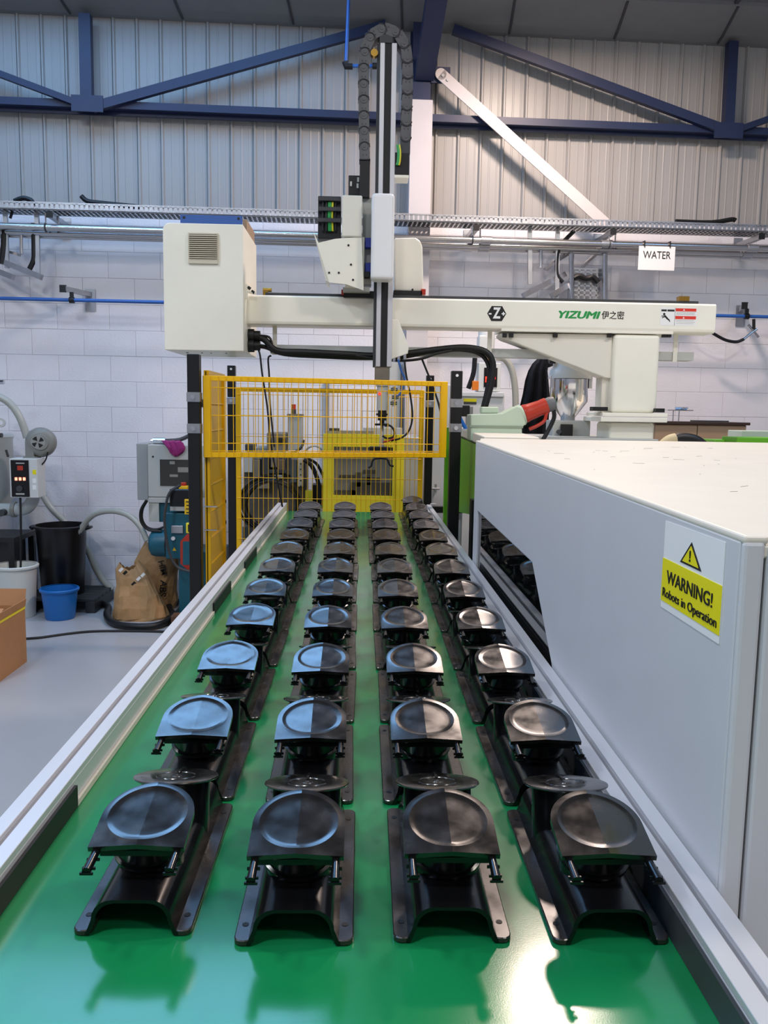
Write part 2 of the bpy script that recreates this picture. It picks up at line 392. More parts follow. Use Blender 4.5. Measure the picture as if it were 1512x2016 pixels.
# ------------------------------------------------------------------ services on the wall
def perforated(m_, p, q, w_, rows):          # strip p->q of width w_ (a vector) with slots: built as rungs and rails
    p = Vector(p); q = Vector(q); L = (q-p).length; t_ = (q-p)/L; wv = Vector(w_); n_ = t_.cross(wv).normalized(); W_ = wv.length; wn = wv/W_
    for k in range(rows+1):
        c0 = p+wn*(W_*k/rows); m_.bar(c0, c0+t_*L, .038 if W_ > .1 else .016, .002, n_)
    N_ = int(L/.04)
    for i in range(N_+1):
        c0 = p+t_*(L*i/N_); m_.bar(c0, c0+wv, .026, .002, n_)
tray = thing('cable_tray', 'long galvanised perforated cable tray high along the white wall', 'cable tray', wat(756, 430, .3), frame=WFR)
zt0 = wat(100, 414, .42).z; zt1 = wat(1400, 451, .42).z
zt = (zt0+zt1)/2
m = MB(); perforated(m, (-4.4, -.42, zt), (4.8, -.42, zt), (0, .22, 0), 4); o = m.build('perforated_base', galM, tray); o['kind'] = 'stuff'
m = MB(); perforated(m, (-4.4, -.42, zt), (4.8, -.42, zt), (0, 0, .05), 1); o = m.build('side_lip', galM, tray); o['kind'] = 'stuff'
m = MB(); m.box(-4.4, 4.8, -.20, -.198, zt, zt+.05); m.build('back_lip', galM, tray)
def cantilever(px, py, name='strut_bracket', label='', tilt=0.0, x2=0):
    p = wat(px, py, .44)
    t = thing(name, label, 'bracket', (p.x, 0, p.z-.03), 'galvanised brackets under the wall cable tray', WFR)
    z = zt-.024
    m = MB().box(p.x-.021, p.x+.021, -.44, -.012, z-.041, z-.001); m.build('channel_arm', galM, t)
    m = MB().box(p.x-.026, p.x+.026, -.446, -.438, z-.046, z+.004); m.build('end_cap', blkR, t)
    m = MB().box(p.x-.04, p.x+.04, -.014, -.009, z-.13, z+.05); m.build('wall_plate', galM, t)
for px, py, lb in ((97, 404, 'galvanised tray bracket with black end cap, leftmost on the wall'), (387, 416, 'galvanised tray bracket just left of the control cabinet top'),
               (938, 436, 'galvanised tray bracket right of the white column'), (1208, 448, 'galvanised tray bracket where the white brace meets the tray'), (1500, 462, 'galvanised tray bracket at the far right edge of the wall')):
    cantilever(px, py, label=lb)
for nm, lb, y0, y1, off, r_, rx in (('steel_conduit', 'upper shiny steel pipe running below the cable tray', 441, 494, .38, .028, 0), ('steel_conduit', 'lower dull steel pipe running close to the wall under the upper one', 452, 505, .30, .024, 0), ('steel_conduit', 'thin steel pipe tucked lowest of the three under the tray', 458, 513, .25, .016, 0)):
    a_ = wat(0, y0, off); b_ = wat(1512, y1, off); z = (a_.z+b_.z)/2
    t = thing(nm, lb, 'pipe', (0, -off, z-r_), 'steel pipes along the wall', WFR)
    m = MB().cyl((-4.6, -off, z), (5.0, -off, z), r_, n=16); m.build('pipe_run', conM, t)
    for u in (-3.05, -.3, 1.05, 2.1, 3.4):
        m = MB().cyl((u-.045, -off, z), (u+.045, -off, z), r_+.006, n=16); m.build('coupler', galM, t)
zc_ = (wat(0, 441, .38).z+wat(1512, 494, .38).z)/2
for px, lb in ((97, 'pair of threaded hanger rods under the leftmost tray bracket'), (938, 'pair of threaded hanger rods under the bracket right of the white column'), (1208, 'pair of threaded hanger rods near the foot of the white brace')):
    u = wat(px, 430, .38).x
    t = thing('pipe_hanger', lb, 'hanger', (u, -.38, zc_-.04), 'hanger rods holding the wall pipes', WFR)
    for q, of_ in ((-.03, .38), (.05, .30)):
        m = MB().cyl((u+q, -of_, zc_-.03), (u+q, -of_, zt-.02), .006, n=8); m.build('rod', galM, t)
        m = MB().tube([(u+q, -of_+.035*math.cos(a_), zc_+.035*math.sin(a_)) for a_ in [2*PI*i/14 for i in range(14)]], .005, 6, closed=True); m.build('clamp_ring', dgrey, t)

# blue air main with clips
zb0 = wat(0, 583, .28).z; zb1 = wat(1512, 628, .28).z; zbp = (zb0+zb1)/2
am = MB().cyl((-4.6, -.28, zbp), (5.0, -.28, zbp), .0155, n=12)
single(am, 'blue_air_main', bluM, 'long thin blue compressed air pipe along the white block wall', 'pipe', frame=WFR)
for px, lb in ((145, 'small galvanised clip bracket holding the blue air pipe left of the cabinet'), (1475, 'small galvanised clip bracket holding the blue air pipe at the right edge')):
    u = wat(px, 590, .28).x
    t = thing('pipe_bracket', lb, 'bracket', (u, 0, zbp+.02), 'brackets of the blue air pipe', WFR)
    u2 = u+.10
    m = MB().bar((u-.06, -.34, zbp+.085), (u+.06, -.012, zbp+.085), .04, .04, (0, 0, 1)); m.build('channel_arm', galM, t)
    m = MB().box(u+.02, u+.11, -.014, -.009, zbp-.06, zbp+.13); m.build('wall_plate', galM, t)
    m = MB().box(u-.095, u-.04, -.346, -.335, zbp+.055, zbp+.115); m.build('end_cap', blkR, t)
    m = MB().cyl((u-.035, -.28, zbp), (u+.005, -.28, zbp), .026, n=12).box(u-.03, u, -.29, -.27, zbp+.02, zbp+.066); m.build('pipe_clip', blkR, t)
t = thing('air_hose_drop', 'black air hose with brass and chrome tee fitting hanging from the blue pipe at right', 'hose', wat(1480, 660, .28), frame=WFR)
m = MB(); m.tube([wat(x, y, .27) for x, y in ((1392, 648), (1410, 660), (1430, 670), (1450, 673), (1464, 668))], .014, 8, sub=4); m.build('hose', blkR, t)
m = MB(); m.cyl(wat(1464, 668, .27), wat(1480, 655, .27), .012); m.build('hose_tail', chrM, t)
m = MB(); m.cyl(wat(1484, 648, .27), wat(1484, 628, .28), .014); m.build('drop_pipe', blkR, t)
m = MB(); m.cyl(wat(1473, 640, .27), wat(1493, 664, .27), .012).cyl(wat(1480, 655, .27), wat(1490, 648, .27), .012); m.build('tee', chrM, t)

# channel hanger frames below the tray
def hang(lb, pts, hoses):
    q0 = wat(*pts[0][:2], pts[0][4] if len(pts[0]) > 4 else .3)
    t = thing('service_drop_frame', lb, 'frame', q0, 'galvanised service frames under the tray', WFR)
    for x0, y0, x1, y1, w_, off0, off1 in pts[1:]:
        m = MB().bar(wat(x0, y0, off0), wat(x1, y1, off1), w_, w_*.8); m.build('channel', galM, t)
    for hp, r_, mt in hoses:
        m = MB(); m.tube([wat(x, y, .3) for x, y in hp], r_, 8, sub=4); m.build('drop_pipe' if mt is galM else 'hose', mt, t)
    return t
hang('galvanised frame with black hoses hanging below the tray at far left', [(20, 540)] + [(10, 402, 14, 528, .035, .3, .3), (72, 402, 75, 540, .035, .3, .3), (-20, 505, 82, 546, .045, .25, .42), (-40, 520, 26, 546, .045, .25, .42), (0, 490, 40, 503, .02, .2, .3)],
     [(((66, 440), (67, 490), (66, 512), (58, 530)), .022, blkR), (((8, 440), (8, 480), (4, 520)), .028, blkR), (((42, 460), (42, 490), (43, 500)), .014, galM), (((26, 412), (20, 430)), .012, blkR)])
hang('galvanised frame of slotted channels left of the hopper loader pipes', [(1040, 575)] + [(1043, 432, 1043, 560, .035, .3, .3), (1098, 440, 1096, 590, .035, .3, .3), (1030, 582, 1112, 540, .045, .42, .2), (1086, 582, 1118, 562, .045, .4, .25), (1072, 530, 1120, 500, .022, .35, .2)],
     [(((1130, 455), (1108, 478), (1098, 500), (1097, 540), (1108, 556)), .018, blkR), (((1065, 490), (1065, 520), (1064, 528)), .014, galM)])
# slotted ladder panel with two chrome pipes right
t = thing('slotted_panel_riser', 'perforated grey mounting panel with two shiny vertical pipes behind the robot beam', 'panel', wat(1158, 590, .2), frame=WFR)
a_ = wat(1124, 530, .2); b_ = wat(1190, 600, .2); zlo = wat(1158, 640, .2).z
m = MB(); perforated(m, (a_.x, -.2, zlo), (a_.x, -.2, a_.z), (b_.x-a_.x, 0, 0), 6); o = m.build('slotted_plate', galM, t); o['kind'] = 'stuff'
m = MB().box(a_.x, b_.x, -.19, -.186, zlo, a_.z-.06); m.build('backing_plate', greyM, t)
for x in (1125, 1191):
    m = MB(); m.tube([wat(x, 500, .28), wat(x, 560, .28), wat(x, 640, .28)], .024, 12); m.build('riser_pipe', chrM, t)
    m = MB(); m.tube([wat(x, 503, .28), wat(x, 496, .28), wat(x-8, 492, .24), wat(x-50, 530, .05)], .018, 10); m.build('bent_pipe', conM, t)
m = MB(); m.tube([wat(x, y, .24) for x, y in ((1128, 548), (1140, 543), (1155, 548), (1168, 545), (1178, 556))], .022, 8, sub=3); m.build('cable', blkR, t)
# black cable ends on the tray
for lb, pts in (('black cable end sticking up from the tray at left', ((160, 386), (172, 396), (200, 400), (280, 408))), ('black cable loop over the tray at far left', ((28, 396), (45, 390), (60, 394), (66, 402))), ('black cable lying over the tray at right with raised end', ((1330, 436), (1400, 438), (1440, 432), (1448, 434)))):
    m = MB(); m.tube([wat(x, y, .33)+Vector((0, 0, .0)) for x, y in pts], .02, 8, sub=3)
    dz = (zt+.05)-min(v.z for v in m.v)
    single(m, 'loose_cable', blkR, lb, 'cable', 'loose cables on the tray', frame=WFR)
# WATER sign
p0 = wat(1258, 484, .42); p1 = wat(1327, 533, .42)
t = thing('water_sign', 'white paper sign reading WATER hanging on the steel pipe', 'sign', (p0.x, -.42, p1.z), frame=WFR)
m = MB().box(p0.x, p1.x, -.422, -.42, p1.z, p0.z); m.build('paper', labW, t)
text('WATER', 'lettering', inkM, t, ((p0.x+p1.x)/2, -.4235, p1.z+(p0.z-p1.z)*.62), .09, R_FRONT, fit=(p1.x-p0.x)*.76)
for q in (.15, .85):
    u = p0.x+(p1.x-p0.x)*q; m = MB().box(u-.004, u+.004, -.428, -.36, p0.z-.01, p0.z+.045); m.build('cable_tie', blkR, t)

# ================================================================== CONVEYOR
ZB = 1.05; ZR = 1.11; YC1 = 5.70; YC0 = -0.35
cv = thing('belt_conveyor', 'long green belt conveyor with aluminium side rails carrying four rows of black fittings', 'conveyor', (0, 2.7, 0))
bp = [(YC0, ZB-.004)]+[(YC0-.03*math.sin(math.radians(a_)), ZB-.03+.03*math.cos(math.radians(a_))) for a_ in range(0, 181, 20)]
pr = [(YC1, ZB)]+[(YC1+.035*math.sin(math.radians(a_)), ZB-.035+.035*math.cos(math.radians(a_))) for a_ in range(20, 161, 20)]+[(YC1, ZB-.07), (YC0, ZB-.07)]+[(YC0-.035*math.sin(math.radians(a_)), ZB-.035+.035*math.cos(math.radians(a_))) for a_ in range(160, 19, -20)]+[(YC0, ZB)]
m = MB(); m.prism(pr, -.515, .478, 'x'); m.build('belt', beltM, cv)
def rail(x0, x1):
    g = (x0+x1)/2; h = .0055
    poly = [(x0, ZR-.12), (x1, ZR-.12), (x1, ZR-.002), (x1-.002, ZR), (g+h, ZR), (g+h, ZR-.010), (g-h, ZR-.010), (g-h, ZR), (x0+.002, ZR), (x0, ZR-.002)]
    poly = [(x0, ZR-.12), (x1, ZR-.12), (x1, ZR), (x0, ZR)]
    r = MB()
    r.box(x0, g-h, YC0, YC1-.02, ZR-.012, ZR); r.box(g+h, x1, YC0, YC1-.02, ZR-.012, ZR); r.box(x0, x1, YC0, YC1-.02, ZR-.12, ZR-.012)
    return r
o = rail(-.554, -.492).build('side_rail', aluM, cv, bevel=.0008, seg=1); rail(.431, .494).build('side_rail', aluM, cv, bevel=.0008, seg=1)
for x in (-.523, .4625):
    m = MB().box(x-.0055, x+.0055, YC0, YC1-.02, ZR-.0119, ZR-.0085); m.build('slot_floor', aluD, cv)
for y0, y1, mt in ((YC0, 1.40, blkR), (1.40, 2.78, creamM), (2.78, 3.15, blkR), (3.15, 3.55, creamM), (3.55, 3.95, blkR), (3.95, 5.6, creamM)):
    m = MB().box(-.4915, -.486, y0, y1, ZB+.001, ZR-.02 if mt is blkR else ZB+.012); m.build('belt_guide_strip', mt, cv)
m = MB().box(.4255, .4305, YC0, 5.6, ZB+.001, ZR-.014); m.build('belt_guide_strip', dgrey, cv)
for y in (-.1, 2.0, 4.0, 5.5):
    for x in (-.525, .464):
        m = MB().box(x-.03, x+.03, y-.03, y+.03, 0.0, ZR-.121); m.build('leg', aluM, cv)
    m = MB().box(-.494, .433, y-.02, y+.02, .30, .34); m.build('cross_brace', aluM, cv)
m = MB().cyl((-.49, YC1-.0, ZB-.035), (.43, YC1, ZB-.035), .03, n=20); m.build('end_roller', aluM, cv)

# ---- one gully fitting
def dshape(s_, hw, ys, n=20):          # D outline, straight front edge at -ys, semicircle behind, scaled by s_ about the circle centre
    pts = [(-hw*s_, -ys*s_), (-hw*s_*.5, -ys*s_), (0, -ys*s_), (hw*s_*.5, -ys*s_), (hw*s_, -ys*s_), (hw*s_, -ys*s_*.5)]
    for i in range(n+1):
        a_ = PI*i/n; pts.append((hw*s_*math.cos(a_), hw*s_*math.sin(a_)))
    pts.append((-hw*s_, -ys*s_*.5)); return pts
def make_gully():
    L = .362; t = thing('drain_gully_fitting', 'x', 'pipe fitting', (0, 0, 0))
    for s_ in (-1, 1):
        xi, xo = .053*s_, .0785*s_; x0, x1 = sorted((xi, xo))
        m = MB(); poly = rrect(x0, x1, 0.0, L, .011); poly = [(p[0], p[1]) for p in poly]
        m.prism(poly, 0.0, .008, 'z'); f = m.build('base_flange', blkF, t, bevel=.0012, seg=1)
        for y in (.035, L-.035):
            m = MB().cyl((s_*.067, y, .0080), (s_*.067, y, .0086), .0045, n=10); m.build('fixing_hole', inkM, f)
    def U(w_, h_, r_): return [(-w_, .0)]+[(p[0], p[1]) for p in reversed(arc(-w_*.86+r_, h_-r_, r_, 90, 180, 5))]+list(reversed(arc(w_*.86-r_, h_-r_, r_, 0, 90, 5)))+[(w_, .0)]
    ou = U(.062, .050, .028); inn = U(.056, .0455, .026)
    m = MB(); n = len(ou); vs = []
    for y, po in ((0, ou), (L, ou), (0, inn), (L, inn)): vs += [(p[0], y+(.006 if po is inn and y == 0 else 0)*0, p[1]+.001) for p in po]
    fs = []
    for i in range(n-1):
        fs += [(i, i+1, n+i+1, n+i), (2*n+i+1, 2*n+i, 3*n+i, 3*n+i+1), (i+1, i, 2*n+i, 2*n+i+1), (n+i, n+i+1, 3*n+i+1, 3*n+i)]
    fs += [(0, n, 3*n, 2*n), (n-1, 3*n-1, 4*n-1, 2*n-1)]
    m.add(vs, fs, True); m.build('channel_body', blkP, t)
    # front riser leaning towards the open mouth, with D-shaped lid
    ax = Vector((0, -math.sin(math.radians(13)), math.cos(math.radians(13))))
    lidc = Vector((0, .093, .1245)); b0 = lidc-ax*.085
    m = MB().cyl(b0, lidc-ax*.012, .046, .048, n=28); m.build('front_riser', blkP, t)
    m = MB(); m.lathe([(.048, 0), (.0515, .0015), (.0515, .0045), (.047, .006)], b0+ax*.026, 28, ax); m.build('snap_ring', blkP, t)
    hw, ys = .0645, .066; R3 = Matrix.Rotation(math.radians(13), 3, 'X')
    dirs = sorted([2*PI*i/48-PI/2 for i in range(48)]+[math.atan2(-ys, hw), math.atan2(-ys, -hw)+2*PI])
    dirs = [d_ for i, d_ in enumerate(dirs) if i == 0 or d_-dirs[i-1] > 1e-4]
    def rout(d_):
        cx_, sy_ = math.cos(d_), math.sin(d_)
        if sy_ >= 0: return hw
        r1 = hw/abs(cx_) if abs(cx_) > 1e-6 else 9; r2 = ys/abs(sy_); return min(r1, r2)
    vs = []; fs = []; n = len(dirs)
    def zt_(x, y):
        r_ = math.hypot(x, y)
        return .004-abs(x)*.07-.0013*(1/(1+math.exp((r_-.0505)/.0018)))+.0004*math.exp(-((r_-.056)/.0025)**2)
    RR = [.0, .018, .036, .045, .048, .0505, .053, .0555, .058, .061]
    for r_ in RR:
        for d_ in dirs: vs.append((r_*math.cos(d_), r_*math.sin(d_), zt_(r_*math.cos(d_), r_*math.sin(d_))))
    out = [(rout(d_)*math.cos(d_), rout(d_)*math.sin(d_)) for d_ in dirs]
    for x, y in out: vs.append((x, y, zt_(x, y)))
    for k in range(len(RR)):
        for i in range(n):
            j = (i+1) % n; fs.append((k*n+i, k*n+j, (k+1)*n+j, (k+1)*n+i) if k else (n+i, n+j, 0))
    o_ = len(vs); k = len(RR)
    vs += [(x, y, zt_(x, y)-.0075) for x, y in out]
    for i in range(n): j = (i+1) % n; fs.append((k*n+i, k*n+j, o_+j, o_+i))
    fs.append([o_+i for i in range(n)])
    m = MB(); m.add([lidc+R3 @ Vector(v) for v in vs], fs, True); lid = m.build('d_shaped_lid', blkL, t)
    for p in lid.data.polygons: p.use_smooth = True
    lid.data.set_sharp_from_angle(angle=math.radians(6.5))
    # clip rods under the front edge of the lid
    for s_ in (-1, 1):
        p0 = lidc+R3 @ Vector((s_*.054, -ys+.012, -.010)); p1 = p0+Vector((0, -.052, -.006))
        m = MB(); m.cyl(p0, p1, .0052, .0060, n=10); rod = m.build('clip_rod', blkP, t)
        m = MB()
        for q in (.45, .8, 1.0): p = p0.lerp(p1, q); m.box(p.x-.0085, p.x+.0085, p.y-.0014, p.y+.0014, p.z-.0045, p.z-.001)
        m.build('barb', blkP, rod)
    m = MB().bar(lidc+R3 @ Vector((-.05, -ys+.004, -.012)), lidc+R3 @ Vector((.05, -ys+.004, -.012)), .010, .003); m.build('front_lip', blkP, t)
    # rear riser leaning back, with flat disc flange
    ax = Vector((0, math.sin(math.radians(14)), math.cos(math.radians(14)))); dc = Vector((0, .270, .100)); b0 = dc-ax*.088
    m = MB().cyl(b0, dc-ax*.004, .056, .0545, n=32); m.build('rear_riser', blkP, t)
    m = MB(); m.lathe([(.0, .0005), (.0035, .0008), (.0038, .0014), (.010, .0014), (.0105, .0004), (.030, .0004), (.0305, .0012), (.032, .0012), (.0325, .0004), (.064, .0012), (.0675, .0006), (.068, -.001), (.0665, -.003), (.0545, -.0035)], dc, 40, ax)
    m.bar(dc+ax*.001+Vector((.0, .012, 0)), dc+ax*.001+Vector((0, .062, -.014)), .004, .002, ax); m.build('disc_flange', blkL, t)
    return t
def copy_tree(o, par=None):
    c_ = o.copy(); C.objects.link(c_)
    if par: c_.parent = par
    for ch in list(o.children): copy_tree(ch, c_)
    return c_
G0 = make_gully(); colx = (-.296, -.081, .1295, .3425); cols = ('leftmost', 'second from left', 'second from right', 'rightmost')
ords = ('nearest', 'second nearest', 'third nearest', 'fourth nearest', 'fifth nearest', 'sixth nearest', 'seventh nearest', 'eighth nearest', 'ninth nearest', 'tenth nearest', 'eleventh nearest', 'farthest')
first = True
for c_ in range(4):
    N_ = 12 if c_ == 3 else 11
    for r in range(N_):
        t = G0 if first else copy_tree(G0); first = False
        y0 = 1.018+.3875*r+random.uniform(-.004, .004)+(.018 if (c_ == 0 and r < 4) else 0)
        t.location = (colx[c_]+random.uniform(-.003, .003)+(.004*(c_ in (2, 3))*min(r, 6)/6), y0, ZB+.0005)
        t.rotation_euler = (0, 0, random.uniform(-.012, .012))
        o_ = 'farthest' if r == N_-1 else ords[r]
        t['label'] = 'black plastic gully fitting with D-shaped lid, %s one in the %s row' % (o_, cols[c_]); t['group'] = 'black gully fittings on the green belt'

# ================================================================== MOULDING MACHINE COVER (right)
XS = .500; Y0c = 1.06; Y1c = 3.57; ZN = 1.588; ZF = 1.620
def zt2(y): return ZN+(ZF-ZN)*(y-Y0c)/(Y1c-Y0c)
mc = thing('machine_guard_cover', 'large white moulding machine guard with dark window and yellow warning sign', 'machine', (1.6, 2.6, 0))
side = [(Y0c, .02), (Y0c, ZN), (Y1c, ZF), (Y1c, .02), (Y1c-.10, .02), (Y1c-.10, 1.335), (2.34, 1.322), (2.06, 1.11), (1.95, .95), (1.95, .02)]
m = MB(); m.prism(side, XS, XS+.018, 'x'); sp = m.build('side_panel', mwhM, mc, bevel=.004, seg=2, angle=60)
m = MB(); m.prism([(1.95, .60), (1.95, .95), (2.06, 1.11), (2.34, 1.322), (Y1c-.10, 1.335), (Y1c-.10, .60)], XS+.010, XS+.014, 'x'); m.build('window_pane', glsM, mc)
m = MB(); m.box(XS, .5285, Y0c-.012, Y0c, .02, ZN); m.build('front_return', mwhM, mc, bevel=.005, seg=2)
m = MB()
yF = 4.12; zF2 = zt2(yF)-.004
vs = [(XS+.022, Y0c-.008, ZN-.022), (3.4, Y0c-.008, ZN-.022), (3.4, yF, zF2-.022), (XS+.10, yF, zF2-.022), (XS+.022, 3.62, zt2(3.62)-.022)]
vs2 = [(v[0], v[1], v[2]+.018) for v in vs]
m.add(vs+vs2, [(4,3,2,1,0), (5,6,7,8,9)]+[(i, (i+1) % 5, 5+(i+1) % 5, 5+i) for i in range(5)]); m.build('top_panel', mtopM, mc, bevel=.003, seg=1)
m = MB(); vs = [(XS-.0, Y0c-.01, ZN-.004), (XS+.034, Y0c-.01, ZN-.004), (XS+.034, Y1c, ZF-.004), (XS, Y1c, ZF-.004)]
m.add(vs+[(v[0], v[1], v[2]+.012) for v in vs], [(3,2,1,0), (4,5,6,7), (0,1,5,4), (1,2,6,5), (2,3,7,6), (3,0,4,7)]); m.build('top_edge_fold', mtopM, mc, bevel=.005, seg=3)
m = MB(); m.box(.5325, 3.4, Y0c-.012, Y0c+.02, .02, ZN-.004); m.build('front_panel', mwhM, mc, bevel=.005, seg=2)
m = MB(); m.box(.53, 3.38, Y0c+.02, Y0c+.03, .02, ZN-.03); m.build('gap_backing', dgrey, mc)
m = MB(); m.box(3.38, 3.4, Y0c, 4.1, .02, ZN-.03).box(.60, 3.4, 4.09, 4.11, .02, zF2-.03); m.build('rear_panel', mwhM, mc)
for x, y in ((.58, 1.2), (3.3, 1.2), (3.3, 3.9), (.66, 4.02)):
    m = MB().cyl((x, y, 0), (x, y, .06), .04, n=16); m.build('levelling_foot', dgrey, mc)
# scratches and flecks on top
random.seed(3); m = MB()
for i in range(46):
    x = random.uniform(.62, 1.5); y = random.uniform(1.3, 3.5); a_ = random.uniform(-.7, .7); l_ = random.choice((.004, .006, .02, .035)) ; z = zt2(y)-.0036
    m.bar((x, y, z), (x+l_*math.cos(a_), y+l_*math.sin(a_), z+l_*math.sin(a_)*.0127), .0015, .0006, (0, 0, 1))
o = m.build('paint_chips', mat('chip_grey', '#77736C', .6), mc); o['kind'] = 'stuff'
# warning sign on the side panel
def side_pt(px, py): return at(px, py, X=XS)
q = [side_pt(1311, 1018), side_pt(1428, 1075), side_pt(1418, 1268), side_pt(1303, 1196)]
ya = (q[0].y+q[3].y)/2; yb = (q[1].y+q[2].y)/2; za = (q[0].z+q[1].z)/2; zb_ = (q[2].z+q[3].z)/2
sg = thing('warning_sign', 'white and yellow sticker reading WARNING! Robots in Operation on the machine guard side', 'sign', (XS, (ya+yb)/2, zb_))
m = MB().box(XS-.0012, XS-.0002, yb, ya, zb_, za); m.build('white_card', labW, sg)
zm = zb_+(za-zb_)*.575; wdt = ya-yb
m = MB().box(XS-.0020, XS-.0012, yb+.06*wdt*0, ya-.0, zb_+.012, zm); m.build('yellow_panel', labY, sg)
yc_ = (ya+yb)/2; tw = wdt*.36; tz0 = zm+.006; tz1 = za-.018
def tri(s_, x0, x1, nm, mt):
    cz = tz0+(tz1-tz0)*.36; pts = [(yc_-tw/2, tz0), (yc_+tw/2, tz0), (yc_, tz1)]
    m = MB(); m.prism([(yc_+(p[0]-yc_)*s_, cz+(p[1]-cz)*s_) for p in pts], x0, x1, 'x'); return m.build(nm, mt, sg)
tri(1.0, XS-.0020, XS-.0012, 'triangle_border', inkM); tri(.76, XS-.0026, XS-.0020, 'triangle_fill', labY)
text('!', 'exclamation_mark', inkM, sg, (XS-.0032, yc_, tz0+(tz1-tz0)*.40), (tz1-tz0)*.62, R_LEFT, bold=.0006)
hh = zm-zb_
text('WARNING!', 'lettering', inkM, sg, (XS-.0026, yc_, zb_+hh*.66), hh*.36, R_LEFT, fit=wdt*.78, bold=.0001)
text('Robots in Operation', 'lettering', inkM, sg, (XS-.0026, yc_, zb_+hh*.33), hh*.25, R_LEFT, fit=wdt*.92, bold=.0)

# far cover with green side, part of the machine beyond
p1 = at(902, 841, X=.62); p2 = at(966, 872, X=.62)
fc = thing('moulding_machine_bed', 'far part of the moulding machine with pale top plate and green side', 'machine', (1.8, 4.8, 0))
q = [at(902, 841, X=.62), at(944, 843.5, X=.80), at(1047, 871, X=.80), at(966, 872, X=.62)]
yA = p1.y; yB = p2.y; zA = p1.z; zB_ = p2.z
vs = [(.62, yB+.35, zB_), (.86, yB+.35, zB_), (.86, yA, zA), (.62, yA, zA)]
vs = [(.62, 4.14, 1.628), (.90, 4.14, 1.628), (.90, yA, zA), (.62, yA, zA)]
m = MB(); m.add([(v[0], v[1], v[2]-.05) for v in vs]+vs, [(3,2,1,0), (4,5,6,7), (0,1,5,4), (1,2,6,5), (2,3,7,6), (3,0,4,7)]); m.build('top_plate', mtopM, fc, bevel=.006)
m = MB(); m.prism([(4.16, 1.57), (5.4, 1.59), (5.4, 1.10), (4.16, 1.22)], .63, .66, 'x'); m.build('green_side_panel', grnM, fc)
m = MB().box(.64, .67, 4.16, 5.4, 1.545, 1.60); m.build('dark_gap', blkR, fc)
m = MB().box(.80, 3.2, 4.16, 5.9, .05, 1.45); m.build('bed', greyM, fc, bevel=.01)
m = MB().box(.58, .64, 4.22, 4.30, .02, 1.30); m.build('black_upright', blkS, fc)
for x, y in ((.9, 4.3), (3.1, 4.3), (.9, 5.8), (3.1, 5.8), (.61, 4.26)):
    m = MB().cyl((x, y, 0), (x, y, .06), .03, n=12); m.build('levelling_foot', dgrey, fc)
for px0, py0, px1, py1, Y_, nm, mt in ((1405, 866, 1450, 880, 4.9, 'green_block', grnM), (1450, 862, 1600, 882, 4.75, 'green_block', grnM), (1460, 849, 1600, 872, 5.1, 'grey_block', mat('pale_green_grey', '#B7C3B4', .45)), (1026, 862, 1066, 880, 5.0, 'green_block', grnM)):
    x0, x1, z0, z1 = prect(px0, py0, px1, py1, Y_); m = MB().box(x0, x1, Y_, Y_+.2, 1.45, z1); m.build(nm, mt, fc, bevel=.004)
x0, x1, z0, z1 = prect(985, 862, 1290, 880, 4.85); m = MB().box(x0, x1, 4.80, 5.6, 1.45, z1+.0); m.build('platen_top', greyM, fc, bevel=.004)
m = MB(); m.tube([at(x, y, Y=4.5) for x, y in ((1300, 900), (1312, 876), (1330, 864), (1350, 862), (1372, 868), (1390, 884), (1398, 905))], .028, 12, sub=4); m.build('black_hose', blkR, fc)
m = MB(); m.tube([at(x, y, Y=4.5) for x, y in ((1300, 882), (1316, 868), (1330, 864))], .031, 10, sub=3); m.build('paper_wrap', mat('masking_paper', '#C9B890', .7), fc)

# ================================================================== FENCE
fA = Vector((-.78, 4.20, 0)); fB = Vector((.47, 4.50, 0)); fd = (fB-fA).normalized(); fn = Vector((-fd.y, fd.x, 0)); FL = (fB-fA).length
ff = thing('front_mesh_panel', 'yellow mesh fence panel spanning over the belt between two black posts', 'fence panel', (fA.x, fA.y, 1.50))
Z0, Z1 = 1.500, 1.908
for nm, a_, b_ in (('top_rail', fA+Vector((0,0,Z1-.013)), fB+Vector((0,0,Z1-.013))), ('bottom_rail', fA+Vector((0,0,Z0+.013)), fB+Vector((0,0,Z0+.013)))):
    m = MB().bar(a_+fn*.012, b_+fn*.012, .026, .026, fn); m.build(nm, yelM, ff, bevel=.002, seg=1)
for p in (fA, fB-fd*.034):
    m = MB().bar(p+fd*.017+fn*.012+Vector((0,0,Z0)), p+fd*.017+fn*.012+Vector((0,0,Z1)), .036, .027, fn); m.build('upright', yelM, ff, bevel=.002, seg=1)
m = MB(); n = 35
for i in range(1, n):
    p = fA+fd*(FL*i/n)-fn*.003; m.cyl(p+Vector((0,0,Z0+.004)), p+Vector((0,0,Z1-.004)), .0021, n=6)
for z in (1.572, 1.711, 1.849, 1.533):
    m.cyl(fA+fd*.02+fn*.000+Vector((0,0,z)), fB-fd*.02+Vector((0,0,z)), .0024, n=6)
o = m.build('mesh_wires', yelM, ff); o['kind'] = 'stuff'
def post(name, lb, x, y, ztop, w_=.06, base=True):
    t = thing(name, lb, 'post', (x, y, 0), 'black fence posts')
    m = MB().box(x-w_/2, x+w_/2, y-w_/2, y+w_/2, .006, ztop); m.build('shaft', blkS, t, bevel=.003, seg=1)
    m = MB().box(x-w_*.9, x+w_*.9, y-w_*.9, y+w_*.9, 0, .008); m.build('base_plate', blkS, t)
    return t
pL = post('fence_post', 'black fence post left of the conveyor under the control cabinet', -.824, 4.20, at(385, 697, Y=4.17).z)
pR = post('fence_post', 'black fence post standing right of the conveyor beside the green machine side', .528, 4.60, 1.97)
q1 = post('fence_post', 'black fence post at the rear left corner behind the yellow mesh', -.905, 5.95, 2.045, .055)
